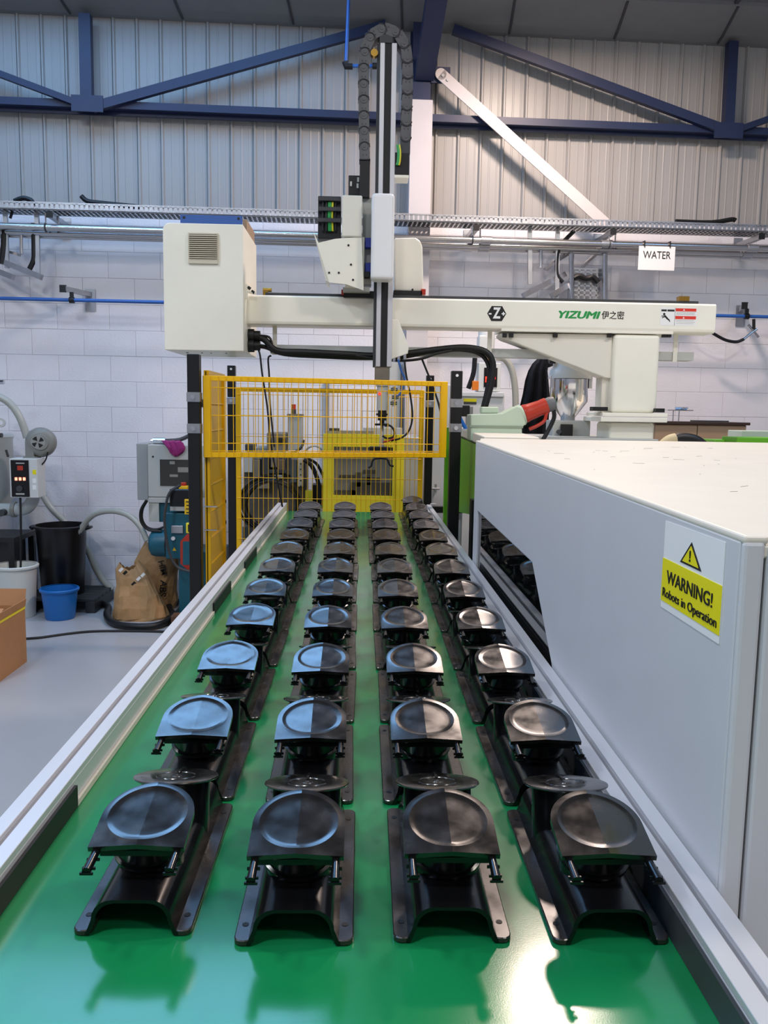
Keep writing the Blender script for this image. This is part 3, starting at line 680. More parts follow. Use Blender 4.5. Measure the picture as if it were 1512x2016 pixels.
q2 = post('fence_post', 'black fence post at the rear right corner behind the yellow mesh', .495, 5.95, 2.00, .055)
for t, x, y, zs, w_ in ((pL, -.824, 4.20, (1.80, 1.645), .06), (pR, .528, 4.60, (1.795, 1.66), .06), (q2, .495, 5.95, (1.80,), .055), (q1, -.905, 5.95, (1.80,), .055)):
    for z in zs:
        m = MB().box(x-w_/2-.003, x+w_/2+.003, y-w_/2-.005, y+w_/2+.003, z-.024, z+.024); c_ = m.build('clamp', galM, t, bevel=.002, seg=1)
        m = MB().cyl((x, y-w_/2-.017, z), (x, y-w_/2-.004, z), .012, n=6); m.build('bolt', chrM, c_)
for t, x, y, zt_p in ((q1, -.905, 5.95, 2.02), (q2, .495, 5.95, 1.975), (pR, .528, 4.60, 1.945)):
    m = MB().cyl((x, y-.0305, zt_p), (x, y-.0285, zt_p), .008, n=12); m.build('top_hole', labW, t)
# side panel, sheet backed, between the left posts
sd = thing('side_fence_panel', 'solid yellow guard panel with slanting wires left of the conveyor', 'fence panel', (-.772, 4.5, .15))
ys0, ys1 = 4.235, 4.74; X_ = -.772
m = MB().box(X_-.004, X_+.001, ys0, ys1, .15, 1.93); m.build('sheet', yelM, sd)
for y_ in (ys0, ys1-.03): m = MB().box(X_-.012, X_+.014, y_, y_+.034, .15, 1.935); m.build('upright', yelM, sd, bevel=.002, seg=1)
for z in (.15, 1.905): m = MB().box(X_-.012, X_+.013, ys0+.034, ys1-.03, z, z+.03); m.build('cross_rail', yelM, sd)
for k in range(12):
    z = .24+k*.139; m = MB().cyl((X_+.003, ys0+.02, z), (X_+.003, ys1-.02, z), .006, n=6); m.build('cross_wire', yelM, sd)
for z in (1.22, 1.10):
    m = MB().cyl((X_+.014, ys1-.012, z), (X_+.0165, ys1-.012, z), .010, n=10); m.build('bolt_hole', inkM, sd)
for k in range(2):
    m = MB().cyl((X_-.01, 4.22, 1.25-.12*k), (X_+.05, 4.22, 1.25-.12*k), .004, n=8); m.build('screw', chrM, sd)
m = MB().box(-.80, X_-.012, 4.25, 4.29, 1.75, 1.79).box(-.80, X_-.012, 4.25, 4.29, .3, .34); m.build('hinge_block', galM, sd)
# rear mesh panel
Yr = 5.92; xr0, xr1, zr0, zr1 = -.872, .452, .12, 1.895
rm = thing('rear_mesh_panel', 'tall yellow mesh fence panel across the far end behind the conveyor', 'fence panel', (0, Yr, zr0))
for x in (xr0, xr1-.032): m = MB().box(x, x+.034, Yr-.014, Yr+.014, zr0, zr1); m.build('upright', yelM, rm, bevel=.002, seg=1)
for z in (zr0, zr1-.03): m = MB().box(xr0+.034, xr1-.032, Yr-.013, Yr+.013, z, z+.03); m.build('cross_rail', yelM, rm)
m = MB()
for i in range(1, 37):
    x = xr0+.02+(xr1-xr0-.04)*i/37; m.cyl((x, Yr-.015, zr0+.01), (x, Yr-.015, zr1-.01), .0022, n=6)
for z in [1.845-.146*k for k in range(12)]: m.cyl((xr0+.01, Yr-.018, z), (xr1-.01, Yr-.018, z), .0024, n=6)
o = m.build('mesh_wires', yelM, rm); o['kind'] = 'stuff'
for x in (xr0+.017, xr1-.017): m = MB().box(x-.02, x+.02, Yr-.02, Yr+.02, 0, zr0-.0); m.build('foot', galM, rm)

# ================================================================== ROBOT
def pbox(px0, py0, px1, py1, Y0, Y1):       # upright box whose front face covers an image rectangle at depth Y0
    x0, x1, z0, z1 = prect(px0, py0, px1, py1, Y0); return MB().box(x0, x1, Y0, Y1, z0, z1)
def ppoly(pts, Y0, Y1):
    P_ = [at(x, y, Y=Y0) for x, y in pts]; return MB().prism([(p.x, p.z) for p in P_], Y0, Y1, 'y')
def ptube(pts, Y, r, sub=4, n=8):
    return MB().tube([at(p[0], p[1], Y=(p[2] if len(p) > 2 else Y)) for p in pts], r, n, sub=sub)
rb = thing('gantry_robot', 'cream gantry robot with long beam, control cabinet and vertical arm over the conveyor', 'robot', (1.35, 5.0, 1.55))
x0, x1, z0, z1 = prect(485, 589, 1410, 648, 4.95); bz0, bz1 = z0+.002, z1
zb_l = at(485, 590, Y=4.95).z; 
m = MB(); m.prism([(4.95, bz0+.02), (4.955, bz0+.006), (4.965, bz0), (5.12, bz0), (5.12, bz1), (4.965, bz1), (4.955, bz1-.004), (4.95, bz1-.012)], x0, x1, 'x'); beam = m.build('beam', robM, rb, bevel=.002, seg=1)
m = MB().box(at(523, 590, Y=5.0).x, at(1373, 600, Y=5.0).x, 4.985, 5.03, bz1, bz1+.018); m.build('linear_rail', dgrey, beam)
x_ = at(1345, 590, Y=5).x; m = MB().box(x_-.03, x_+.03, 4.98, 5.03, bz1+.018, bz1+.045); m.build('end_stop', brassM, beam)
x_ = at(528, 578, Y=5).x; m = MB().cyl((x_-.03, 5.0, bz1+.035), (x_+.02, 5.0, bz1+.035), .012).box(x_-.03, x_+.0, 4.99, 5.01, bz1, bz1+.03); m.build('end_stop', brassM, beam)
# lettering and stickers on the beam
zc = (bz0+bz1)/2+.004; yf = 4.9495
lx0, lx1 = at(1097, 618, Y=4.95).x, at(1178, 618, Y=4.95).x
text('YIZUMI', 'green_lettering', lgrM, beam, ((lx0+lx1)/2, yf, zc), .058, R_FRONT, fit=(lx1-lx0), fat=.0028, shear=.25)
lx0, lx1 = at(1185, 618, Y=4.95).x, at(1229, 619, Y=4.95).x
text('伊之密', 'black_lettering', inkM, beam, ((lx0+lx1)/2, yf, zc), .05, R_FRONT, fit=(lx1-lx0), fat=.0007)
hx = at(978, 615, Y=4.95).x; hr = .052
def hexa(cx_, cz_, rx, rz, y0, y1, nm, mt):
    m = MB(); m.prism([(cx_-rx, cz_), (cx_-rx*.55, cz_+rz), (cx_+rx*.55, cz_+rz), (cx_+rx, cz_), (cx_+rx*.55, cz_-rz), (cx_-rx*.55, cz_-rz)], y0, y1, 'y'); return m.build(nm, mt, beam)
hexa(hx, zc, .056, .043, yf-.0006, 4.9499, 'hexagon_badge', inkM)
text('Z', 'badge_letter', labW, beam, (hx, yf-.0012, zc), .085, R_FRONT, bold=.003, fit=.046)
text('-', 'badge_sign', labW, beam, (hx-.039, yf-.0012, zc+.002), .05, R_FRONT, bold=.002)
text('+', 'badge_sign', labW, beam, (hx+.039, yf-.0012, zc-.002), .035, R_FRONT, bold=.002)
sx0, sx1, sz0, sz1 = prect(1300, 606, 1371, 641, 4.95)
m = MB().box(sx0, sx1, yf-.0005, 4.9499, sz0, sz1); m.build('warning_label', labW, beam)
sm = sx0+(sx1-sx0)*.40; H_ = sz1-sz0
m = MB().box(sm-.0008, sm+.0008, yf-.001, yf-.0004, sz0, sz1).box(sx0+.004, sx0+.036, yf-.001, yf-.0004, sz1-.022, sz1-.011).box(sx0+.040, sm-.004, yf-.001, yf-.0004, sz1-.022, sz1-.011)
cxp, czp = sx0+.022, sz1-.038
m.cyl((cxp, yf-.001, czp), (cxp, yf-.0004, czp), .007, n=12)
for a_, b_, w_ in (((cxp+.003, czp-.008), (cxp+.020, czp-.026), .010), ((cxp+.018, czp-.024), (cxp+.033, czp-.036), .008), ((cxp+.002, czp-.010), (cxp-.016, czp-.012), .005), ((cxp+.006, czp-.014), (cxp-.012, czp-.022), .005), ((cxp+.033, czp-.036), (cxp+.036, czp-.044), .005)):
    m.bar((a_[0], yf-.0007, a_[1]), (b_[0], yf-.0007, b_[1]), w_, .0006)
m.build('falling_person_symbol', inkM, beam)
m = MB().box(sm+.003, sx1-.003, yf-.001, yf-.0004, sz1-H_*.20, sz1-.003).box(sm+.003, sx1-.003, yf-.001, yf-.0004, sz0+H_*.36, sz0+H_*.54); m.build('red_band', labR, beam)
m = MB()
for k in range(6): z = sz1-H_*(.26+.06*k) if k < 3 else sz0+H_*(.30-.09*(k-3)); m.box(sm+.008, sx1-.008-.006*(k % 2), yf-.001, yf-.0004, z-.0016, z+.0008)
m.build('small_print', greyM, beam)
for z in (sz1-H_*.11, sz0+H_*.45):
    xx = (sm+sx1)/2-.012; m = MB(); m.prism([(xx-.006, z-.005), (xx+.006, z-.005), (xx, z+.006)], yf-.0014, yf-.001, 'y'); m.build('small_triangle', labW, beam)
# column, plates, gusset
pbox(987, 645, 1326, 655, 4.955, 5.20).build('head_plate', robM, rb, bevel=.003)
ppoly([(985, 656), (1206, 658), (1206, 745), (1192, 744), (1010, 673), (993, 667), (985, 661)], 4.99, 5.15).build('gusset_bracket', robD, rb, bevel=.006)
m = pbox(1206, 658, 1297, 813, 4.96, 5.20); m.build('base_column', robM, rb, bevel=.022, seg=4)
for px in (1007, 994, 1094, 1201, 1318, 1309):
    pbox(px-4, 656, px+4, 664, 4.965, 4.99).build('bolt_head', blkR, rb)
pbox(1186, 813, 1315, 820, 4.90, 5.25).build('upper_flange', robM, rb, bevel=.003)
pbox(1183, 822, 1314, 831, 4.88, 5.27).build('lower_flange', robM, rb, bevel=.003)
x0_, x1_, z0_, z1_ = prect(1200, 832, 1288, 878, 4.93); MB().box(x0_, x1_, 4.93, 5.22, 1.50, z1_).build('pedestal', robM, rb, bevel=.018, seg=3)
pbox(1168, 801, 1197, 809, 4.92, 5.0).build('cable_clamp', blkR, rb, bevel=.002)
pbox(1291, 804, 1309, 812, 4.92, 5.0).build('cable_clamp', blkR, rb, bevel=.002)
pbox(1186, 660, 1208, 812, 5.02, 5.15).build('column_rib', robD, rb)
# cabinet
x0_, x1_, z0_, z1_ = prect(322, 440, 479, 690, 4.80)
m = MB(); m.prism([(x0_, z0_), (x1_, z0_), (x1_, z1_)]+arc(x0_+.04, z1_-.04, .04, 90, 180, 6), 4.80, 5.40, 'y'); cb = m.build('control_cabinet', robM, rb, bevel=.004, seg=2)
vx0, vx1, vz0, vz1 = prect(371, 459, 430, 520, 4.80)
m = MB().box(vx0, vx1, 4.788, 4.80, vz0, vz1); vg = m.build('vent_grille', mat('vent_beige', '#D3CBB4', .5), cb, bevel=.002, seg=1)
m = MB().box(vx0+.006, vx1-.006, 4.7872, 4.789, vz0+.028, vz1-.008); m.build('vent_shade_sheet', mat('vent_shadow', '#5E5645', .7), cb)  # flat dark sheet; the shade between the slats is put into its colour
for k in range(12):
    z = vz0+.034+(vz1-.014-vz0-.034)*k/11
    m = MB(); m.prism([(4.7872, z-.001), (4.780, z-.005), (4.780, z-.002), (4.7872, z+.002)], vx0+.005, vx1-.005, 'x'); m.build('vent_slat', MATS['vent_beige'], cb)
bx0, bx1, bz0_, bz1_ = prect(355, 428, 477, 441, 4.95)
m = MB().box(bx0, bx1, 4.95, 4.962, z1_, bz1_+.012).box(bx0, bx1, 4.962, 5.3, z1_, z1_+.02); hs = m.build('resistor_box', blbM, rb)
for q in (.06, .94):
    x_ = bx0+(bx1-bx0)*q; m = MB().cyl((x_, 4.9485, bz1_-.004), (x_, 4.951, bz1_-.004), .008, n=10); m.build('mounting_hole', inkM, hs)
pbox(478, 432, 486, 470, 5.0, 5.35).build('side_terminal_box', tanM, rb)
for px, py in ((366, 694), (380, 698), (400, 696), (425, 699), (450, 698)):
    p = at(px, py, Z=z0_-.002); m = MB().cyl((p.x, 5.0, z0_-.003), (p.x, 5.0, z0_+.001), .005, n=8); m.build('underside_screw', dgrey, cb)
x_ = x1_
for k, (py, r_) in enumerate(((660, .028), (680, .030))):
    p = at(487, py, Y=5.0); m = MB().cyl((x_, 5.0, p.z), (x_+.035, 5.0, p.z), r_*1.3, n=14).cyl((x_+.035, 5.0, p.z), (x_+.07, 5.0, p.z), r_*.95, n=14); m.build('cable_gland', blkR, rb)
m = MB().cyl(at(480, 572, Y=4.9), at(503, 577, Y=4.9), .008).cyl(at(484, 560, Y=4.9), at(484, 588, Y=4.9), .012); m.build('limit_switch', robM, rb)
m = MB().cyl(at(488, 565, Y=4.9), at(493, 569, Y=4.9), .009).cyl(at(495, 573, Y=4.9), at(501, 577, Y=4.9), .009); m.build('switch_knob', blkR, rb)
# wire trough below the beam
m = MB(); a_ = at(533, 691, Y=5.08); b_ = at(1362, 702, Y=5.08); zt_r = (a_.z+b_.z)/2
m.prism([(5.05, zt_r-.02), (5.17, zt_r-.02), (5.17, zt_r+.03), (5.168, zt_r+.03), (5.168, zt_r-.017), (5.052, zt_r-.017), (5.052, zt_r+.03), (5.05, zt_r+.03)], a_.x, b_.x, 'x'); m.build('wire_trough', greyM, rb)
for px, py in ((541, 640), (965, 645), (1332, 650)):
    p = at(px, py, Y=5.04); m = MB().box(p.x-.013, p.x+.013, 5.040, 5.048, zt_r-.03, bz0); m.build('trough_hanger', robD, rb)
m = ptube(((500, 664), (520, 668), (545, 690), (600, 693), (680, 697), (735, 700), (800, 696), (860, 688), (915, 684), (955, 692), (970, 714), (968, 750), (958, 790), (951, 812)), 5.0, .019, 5, 10); m.build('thick_cable', blkR, rb)
m = ptube(((500, 680), (525, 684), (560, 697), (640, 702), (720, 705), (790, 703), (850, 692), (905, 688), (945, 697), (962, 722), (960, 760), (948, 812)), 5.03, .013, 5, 8); m.build('thick_cable', blkR, rb)
m = ptube(((490, 684), (506, 686), (512, 700), (516, 735), (526, 800), (533, 870), (545, 940), (556, 998)), 5.0, .0055); m.build('thin_cable', blkR, rb)
m = ptube(((534, 700), (528, 706), (530, 740), (532, 800), (540, 880)), 5.05, .0055); m.build('thin_cable', blkR, rb)
m = ptube(((500, 668), (512, 661), (530, 664), (536, 678)), 5.0, .007); m.build('thin_cable', blkR, rb)
m = ptube(((700, 700), (735, 706), (790, 710), (830, 706), (860, 696), (890, 690)), 4.97, .008); m.build('thin_cable', blkR, rb)
# carriage
Yk = 4.86
cg = pbox(731, 379, 776, 550, 4.70, 4.83).build('arm_cover', mat('robot_white', '#F1F1F0', .3), rb, bevel=.022, seg=4)
pbox(673, 384, 713, 466, 4.78, 5.08).build('drive_housing', robD, rb, bevel=.008, seg=3)
pbox(680, 466, 717, 566, 4.82, 5.06).build('carriage_plate', robD, rb, bevel=.003)
pbox(713, 389, 732, 560, 4.90, 5.02).build('carriage_side', greyM, rb)
pbox(719, 468, 731, 487, 4.84, 4.9).build('blue_block', mat('blue_plastic', '#2A3FA8', .4), rb, bevel=.003)
pbox(719, 517, 731, 538, 4.84, 4.9).build('blue_block', MATS['blue_plastic'], rb, bevel=.003)
pbox(716, 534, 728, 546, 4.82, 4.88).build('rubber_stop', blkR, rb, bevel=.004)
tb = ppoly([(617, 456), (627, 478), (660, 470), (712, 466), (716, 572), (682, 560), (648, 556)], 4.79, 4.80).build('sloping_tray', robM, rb, bevel=.001)
ppoly([(617, 456), (627, 478), (648, 556), (641, 552)], 4.80, 5.05).build('tray_side', robD, rb)
for px, py in ((686, 483), (691, 521), (648, 537), (667, 537), (695, 551)):
    p = at(px, py, Y=4.79); m = MB().cyl((p.x, 4.786, p.z), (p.x, 4.791, p.z), .006, n=8); m.build('screw_hole', inkM, tb)
ec = pbox(626, 386, 671, 470, 5.0, 5.08).build('cable_carrier_box', blkR, rb, bevel=.004)
for px, mt in ((636, blkR), (643, blkR), (648, greenC), (651, greenC), (655, yelC), (661, blkR)):
    ptube(((px, 398), (px-1, 425), (px, 455)), 4.985, .0065, 3).build('wire', mt, ec)
for py in (391, 411, 433): pbox(626, py-4, 671, py+4, 4.965, 5.0).build('cross_bar', dgrey, ec, bevel=.002)
pbox(675, 566, 728, 574, 4.86, 5.08).build('slide_plate', greyM, rb)
pbox(677, 573, 772, 586, 4.93, 5.10).build('slide_shoe', blkR, rb); pbox(672, 570, 678, 580, 4.94, 5.0).build('red_wiper', redM, rb)
pbox(775, 572, 831, 586, 5.0, 5.10).build('slide_shoe', blkR, rb); pbox(829, 569, 838, 580, 5.0, 5.06).build('red_wiper', redM, rb)
ppoly([(776, 468), (818, 467), (828, 474), (832, 486), (834, 575), (776, 573)], 5.04, 5.30).build('motor_cover', robM, rb, bevel=.012, seg=3)
p = at(812, 572, Y=5.04); MB().cyl((p.x, 5.034, p.z+.005), (p.x, 5.042, p.z+.005), .006, n=8).build('cover_screw', blkR, rb)
pbox(708, 316, 728, 388, 4.86, 4.98).build('chain_anchor', blkR, rb, bevel=.002)
pbox(686, 345, 709, 384, 4.9, 5.0).build('connector_block', blkR, rb, bevel=.004)
m = MB(); [m.box(*(lambda r_: (r_[0], r_[1], 4.89, 4.90, r_[2], r_[3]))(prect(px, py, px+4, py+9, 4.9))) for px, py in ((689, 358), (702, 362), (703, 350))]; m.build('connector_pin', greyM, rb)
ppoly([(768, 629), (784, 629), (805, 682), (803, 696), (768, 708)], 4.89, 4.93).build('lower_side_plate', robM, rb, bevel=.003)
for px, py in ((776, 706), (785, 703), (797, 701)): p = at(px, py, Y=4.9); MB().cyl((p.x, 4.9, p.z-.02), (p.x, 4.9, p.z+.012), .010, n=10).build('push_fitting', chrM, rb)
# vertical arm, one extruded profile
tp = at(763, 84, Y=Yk); bt = at(752, 722, Y=Yk); xm = (tp.x+bt.x)/2; hw = .054
m = MB().box(xm-hw, xm-hw+.016, Yk+.02, Yk+.10, bt.z, tp.z); m.build('arm_side_channel', dgrey, rb)
m = MB().box(xm-hw+.016, xm-.012, Yk, Yk+.10, bt.z, tp.z).box(xm+.026, xm+hw, Yk, Yk+.10, bt.z, tp.z).box(xm-.012, xm+.026, Yk+.03, Yk+.10, bt.z, tp.z); m.build('vertical_arm', aluM, rb, bevel=.002, seg=1)
m = MB().box(xm-.012, xm+.026, Yk+.006, Yk+.029, bt.z, tp.z); m.build('toothed_belt', blkR, rb)
m = MB().box(xm-.042, xm+.03, Yk+.0, Yk+.08, tp.z, tp.z+.05); m.build('top_bracket', dgrey, rb)
p = at(737, 104, Y=Yk); MB().cyl((p.x, Yk-.005, p.z), (p.x, Yk+.03, p.z), .020, n=16).build('brass_bush', brassM, rb)
# cable chain, link by link
path = spline([at(x, y, Y=Yk+.05) for x, y in ((718, 318), (717, 270), (716, 200), (716, 140), (718, 110), (724, 86), (739, 69), (757, 62), (776, 67), (792, 84), (800, 108), (802, 150), (801, 200), (799, 250), (798, 288))], 12)
L_ = [0]
for i in range(1, len(path)): L_.append(L_[-1]+(path[i]-path[i-1]).length)
chain = MB().box(xm-.03, xm+.02, Yk+.03, Yk+.07, tp.z+.05, tp.z+.075).build('cable_chain', dgrey, rb)
lk = mat('chain_grey', '#5C5C5E', .5, var=.15, vscale=20); lk2 = mat('chain_dark', '#2F2F31', .5)
step = .083; s_ = 0; i = 0; N_ = int(L_[-1]/step)
def on(s_):
    for i in range(1, len(L_)):
        if L_[i] >= s_: t_ = (s_-L_[i-1])/(L_[i]-L_[i-1]); return path[i-1].lerp(path[i], t_)
    return path[-1]
proto = None
for k in range(N_):
    a_ = on(k*step); b_ = on((k+1)*step); d_ = (b_-a_).normalized(); u_ = Vector((-d_.z, 0, d_.x))
    if proto is None:
        m = MB(); w_ = .029
        poly = [(-w_*.62, -.004), (w_*.62, -.004), (w_, .010), (w_, .066), (w_*.7, .084), (0, .092), (-w_*.7, .084), (-w_, .066), (-w_, .010)]
        m.prism(poly, -.05, .05, 'y')
        m.cyl((0, -.054, .066), (0, -.048, .066), .019, n=16).cyl((0, -.0575, .066), (0, -.054, .066), .0065, n=10)
        m.marks = [len(m.f)]
        m.tube([(.030*math.cos(a_), -.0515, .064+.027*math.sin(a_)) for a_ in [PI*i_/10 for i_ in range(11)]], .0028, 5)
        m.box(-.012, -.008, -.0515, -.05, .018, .024).box(.008, .012, -.0515, -.05, .018, .024).box(-.031, .031, -.051, .051, -.003, .0)
        proto = m.build('chain_link', (lk, lk2), None); proto.parent = chain; ob = proto
    else: ob = proto.copy(); C.objects.link(ob); ob.parent = chain
    ob.location = a_-ORG[rb.name]; ob.rotation_euler = (0, math.atan2(d_.x, d_.z), 0)
for i_ in range(3): pass
eb = pbox(776, 300, 806, 344, 4.86, 4.98).build('chain_end_box', blkR, rb, bevel=.004)
pbox(776, 344, 805, 350, 4.86, 4.98).build('end_box_cap', robM, rb, bevel=.003)
pbox(790, 243, 808, 302, 4.86, 4.96).build('chain_anchor', dgrey, rb, bevel=.002)
for px, mt in ((782, greenC), (786, yelC), (784, greenC)): ptube(((px, 285), (px+2, 300), (px+1, 318), (px-1, 325)), 4.85, .006, 3).build('wire', mt, eb)
# wrist and gripper
Yg = Yk+.02
pbox(738, 720, 767, 748, Yg-.01, Yg+.08).build('wrist_bracket', tanMc, rb, bevel=.003)
gx = at(753, 790, Y=Yg).x
def gz(py): return at(753, py, Y=Yg).z
gr = MB().cyl((gx, Yg+.03, gz(748)), (gx, Yg+.03, gz(808)), .033, n=20).cyl((gx, Yg+.03, gz(756)), (gx, Yg+.03, gz(760)), .040, n=20).build('gripper_cylinder', greyM, rb)
m = MB().cyl((gx, Yg+.03, gz(808)), (gx, Yg+.03, gz(828)), .026, n=16).cyl((gx, Yg+.03, gz(814)), (gx, Yg+.03, gz(818)), .036, n=16); m.build('gripper_neck', blkR, rb)
m = MB().lathe([(.0, gz(838)), (.042, gz(838)), (.042, gz(834)), (.014, gz(834)), (.014, gz(828))], (gx, Yg+.03, 0), 24); m.build('gripper_flange', blkR, rb)
m = MB().cyl((gx, Yg+.03, gz(838)), (gx, Yg+.03, gz(882)), .010, .016, n=12); m.build('suction_stem', greyM, rb)
m = MB(); m.tube([at(x, y, Y=Yg) for x, y in ((757, 838), (768, 838), (776, 848), (774, 860), (762, 863), (753, 858))], .006, 8, sub=4); m.build('air_loop', blkR, rb)
m = pbox(728, 880, 766, 894, Yg, Yg+.08); m.build('suction_block', blkR, rb, bevel=.003)
p = at(747, 775, Y=Yg-.01); MB().cyl((p.x, Yg-.006, p.z), (p.x, Yg+.0, p.z), .008, n=10).build('indicator_light', ledR, rb)
for px, py in ((776, 767), (778, 782), (775, 794)): p = at(px, py, Y=Yg); MB().cyl((p.x-.02, Yg, p.z), (p.x+.02, Yg, p.z), .011, n=10).cyl((p.x, Yg, p.z-.018), (p.x, Yg, p.z+.018), .009, n=10).build('valve_fitting', chrM, rb)
ptube(((796, 708), (800, 740), (808, 780), (812, 820), (805, 848), (790, 862), (770, 868)), Yg, .0055).build('gripper_cable', blkR, rb)
ptube(((784, 708), (790, 730), (797, 748), (790, 770), (780, 785)), Yg, .006).build('blue_tube', bluM, rb)
ptube(((754, 870), (765, 868), (778, 862)), Yg-.01, .005).build('red_wire', redM, rb)
ptube(((830, 705), (838, 725), (850, 755), (862, 790), (868, 815)), 5.0, .006).build('thin_cable', blkR, rb)

# thin black arched rim below the gripper, seen above the belt
t = thing('black_arch', 'thin black arched rim below the robot gripper behind the mesh', 'fitting', (gx, Yg+.03, gz(922)))
m = MB(); m.tube([at(x, y, Y=Yg+.02) for x, y in ((725, 921), (731, 917), (733, 908), (739, 903), (760, 903), (765, 910), (768, 916), (775, 918))], .006, 8, sub=3); m.build('black_rim', blkR, t)
m = MB().box(gx-.006, gx+.006, Yg+.02, Yg+.04, gz(904), gz(894)-.001); m.build('arch_tab', blkR, t)

# ================================================================== THINGS ON THE RIGHT, BEHIND THE COVER
# power socket box with red plug
t = thing('socket_enclosure', 'pale green plastic socket box with angled outlet on the machine bed', 'socket', at(980, 868, Y=4.55))
zt_ = at(980, 866, Y=4.55).z
m = ppoly([(927, 816), (990, 814), (1018, 800), (1024, 802), (1036, 834), (1028, 842), (1028, 868), (927, 868)], 4.55, 4.72); m.build('housing', paleG, t, bevel=.006, seg=3)
pbox(925, 838, 1030, 842, 4.545, 4.55).build('lid_seam', mat('seam_green', '#8E9C88', .5), t)
m = MB().cyl(at(950, 808, Y=4.6), at(980, 808, Y=4.6), .02, n=8); pbox(948, 801, 982, 814, 4.58, 4.66).build('gland_cap', paleG, t, bevel=.008, seg=3)
a_ = at(1024, 818, Y=4.62); b_ = at(1080, 797, Y=4.62); d_ = (b_-a_).normalized()
m = MB().lathe([(.0, -.02), (.056, -.02), (.060, -.01), (.060, .012), (.052, .02), (.0, .02)], a_, 24, d_); m.build('outlet_collar', paleG, t)
t = thing('red_plug', 'red industrial plug pushed into the pale green socket box, black cable attached', 'plug', a_+d_*.03)
L_p = (b_-a_).length
m = MB().lathe([(.0, .022), (.050, .022), (.052, .03), (.048, .05), (.043, L_p-.05), (.045, L_p-.035), (.045, L_p-.012), (.0, L_p-.012)], a_, 24, d_); m.build('plug_body', redM, t)
m = MB().lathe([(.0, L_p-.012), (.040, L_p-.012), (.042, L_p+.01), (.036, L_p+.035), (.0, L_p+.035)], a_, 24, d_); m.build('grey_cap', mat('cap_grey', '#66696B', .5), t)
m = MB(); m.tube([at(x, y, Y=4.60) for x, y in ((1076, 812), (1072, 828), (1058, 838), (1042, 845))], .010, 8, sub=3); m.build('locking_lever', redM, t)
ptube(((1084, 796, 4.62), (1090, 808, 4.62), (1090, 825, 4.62), (1078, 850, 4.62), (1067, 869, 4.62)), 4.62, .012).build('plug_cable', blkR, t)
t = thing('blue_air_hose', 'short bright blue air hose beside a black bracket right of the black post', 'hose', at(910, 842, Y=5.0))
ptube(((902, 815), (910, 832), (920, 848)), 5.0, .012).build('hose', mat('bright_blue', '#1C74D0', .35), t)
pbox(905, 798, 925, 820, 5.0, 5.08).build('black_bracket', blkR, t, bevel=.004)
pbox(918, 800, 931, 838, 5.08, 5.12).build('steel_bracket', galM, t, bevel=.003)
# hopper loader
Yh = 5.35
hx_ = at(1120, 770, Y=Yh).x
def hz(py): return at(1120, py, Y=Yh).z
def hw_(w): return w*Yh/1650
t = thing('hopper_loader', 'steel and clear hopper with white lid feeding the moulding machine', 'hopper', (hx_, Yh, hz(872)))
m = MB().lathe([(.0, hz(690)), (hw_(32), hz(690)), (hw_(33), hz(722)), (hw_(40), hz(730)), (hw_(42), hz(746)), (.0, hz(746))], (hx_, Yh, 0), 32); m.build('white_lid', mat('loader_white', '#DFE3E0', .35), t)
m = MB().lathe([(.0, hz(746)), (hw_(37), hz(747)), (hw_(37), hz(790)), (hw_(14), hz(822)), (hw_(14), hz(828)), (0, hz(828))], (hx_, Yh, 0), 32); m.build('steel_body', chrM, t)
for dx in (-.12, .125): m = MB().box(hx_+dx-.012, hx_+dx+.012, Yh-.05, Yh-.02, hz(765), hz(740)); m.build('toggle_clamp', chrM, t, bevel=.003)
m = MB().cyl((hx_-.14, Yh-.02, hz(708)), (hx_-.09, Yh-.02, hz(708)), .028, n=14); m.build('inlet', blkR, t)
pbox(1088, 828, 1162, 872, 5.25, 5.45).build('base_box', greyM, t, bevel=.006)
pbox(1105, 835, 1128, 862, 5.22, 5.25).build('gate_handle', blkR, t, bevel=.004)
p = at(1101, 850, Y=5.22); MB().cyl((p.x, 5.21, p.z), (p.x, 5.25, p.z), .013, n=12).build('knob', dgrey, t)
# dark jacket hanging
def cloth_shape(m_, rings):       # rings of (x_left px, x_right px, y px) -> folded hanging cloth at depth Yc
    pass
Yj = 5.75
t = thing('dark_jacket', 'dark navy jacket hanging from a hook beside the hopper loader', 'jacket', at(1050, 866, Y=Yj))
rows_ = [(1058, 1078, 706), (1048, 1080, 716), (1040, 1078, 730), (1034, 1080, 750), (1030, 1082, 775), (1024, 1082, 800), (1018, 1080, 830), (1016, 1078, 862), (1018, 1076, 874)]
vs = []; fs = []; NC = 15
for k, (a0, a1, y_) in enumerate(rows_):
    for side_ in (0, 1):
        for i in range(NC):
            q = i/(NC-1); p = at(a0+(a1-a0)*q, y_, Y=Yj); f_ = .022*math.sin(i*1.35+k*.3)*min(1, k/3)
            vs.append((p.x, p.y+(-.03*math.sin(PI*q)-.005+f_ if side_ == 0 else .05*math.sin(PI*q)), p.z))
W2 = 2*NC
for k in range(len(rows_)-1):
    for i in range(NC-1):
        a0 = k*W2+i; fs.append((a0, a0+1, a0+W2+1, a0+W2)); b0 = a0+NC; fs.append((b0+1, b0, b0+W2, b0+W2+1))
    for e in (0, NC-1): a0 = k*W2+e; fs.append((a0, a0+W2, a0+W2+NC, a0+NC))
MB().add(vs, fs, True).build('body', clothM, t)
m = ptube(((1070, 704), (1080, 712), (1084, 722)), Yj, .022, 3); m.build('sleeve', clothM, t)
m = MB().cyl(at(1072, 694, Y=Yj), at(1072, 706, Y=Yj), .006, n=8); m.build('hook', chrM, t)
m = MB().cyl(at(1072, 694, Y=Yj), wat(1072, 694, .0)*0+at(1072, 694, Y=7.6), .006, n=8); m.build('hook_rail', greyM, t)
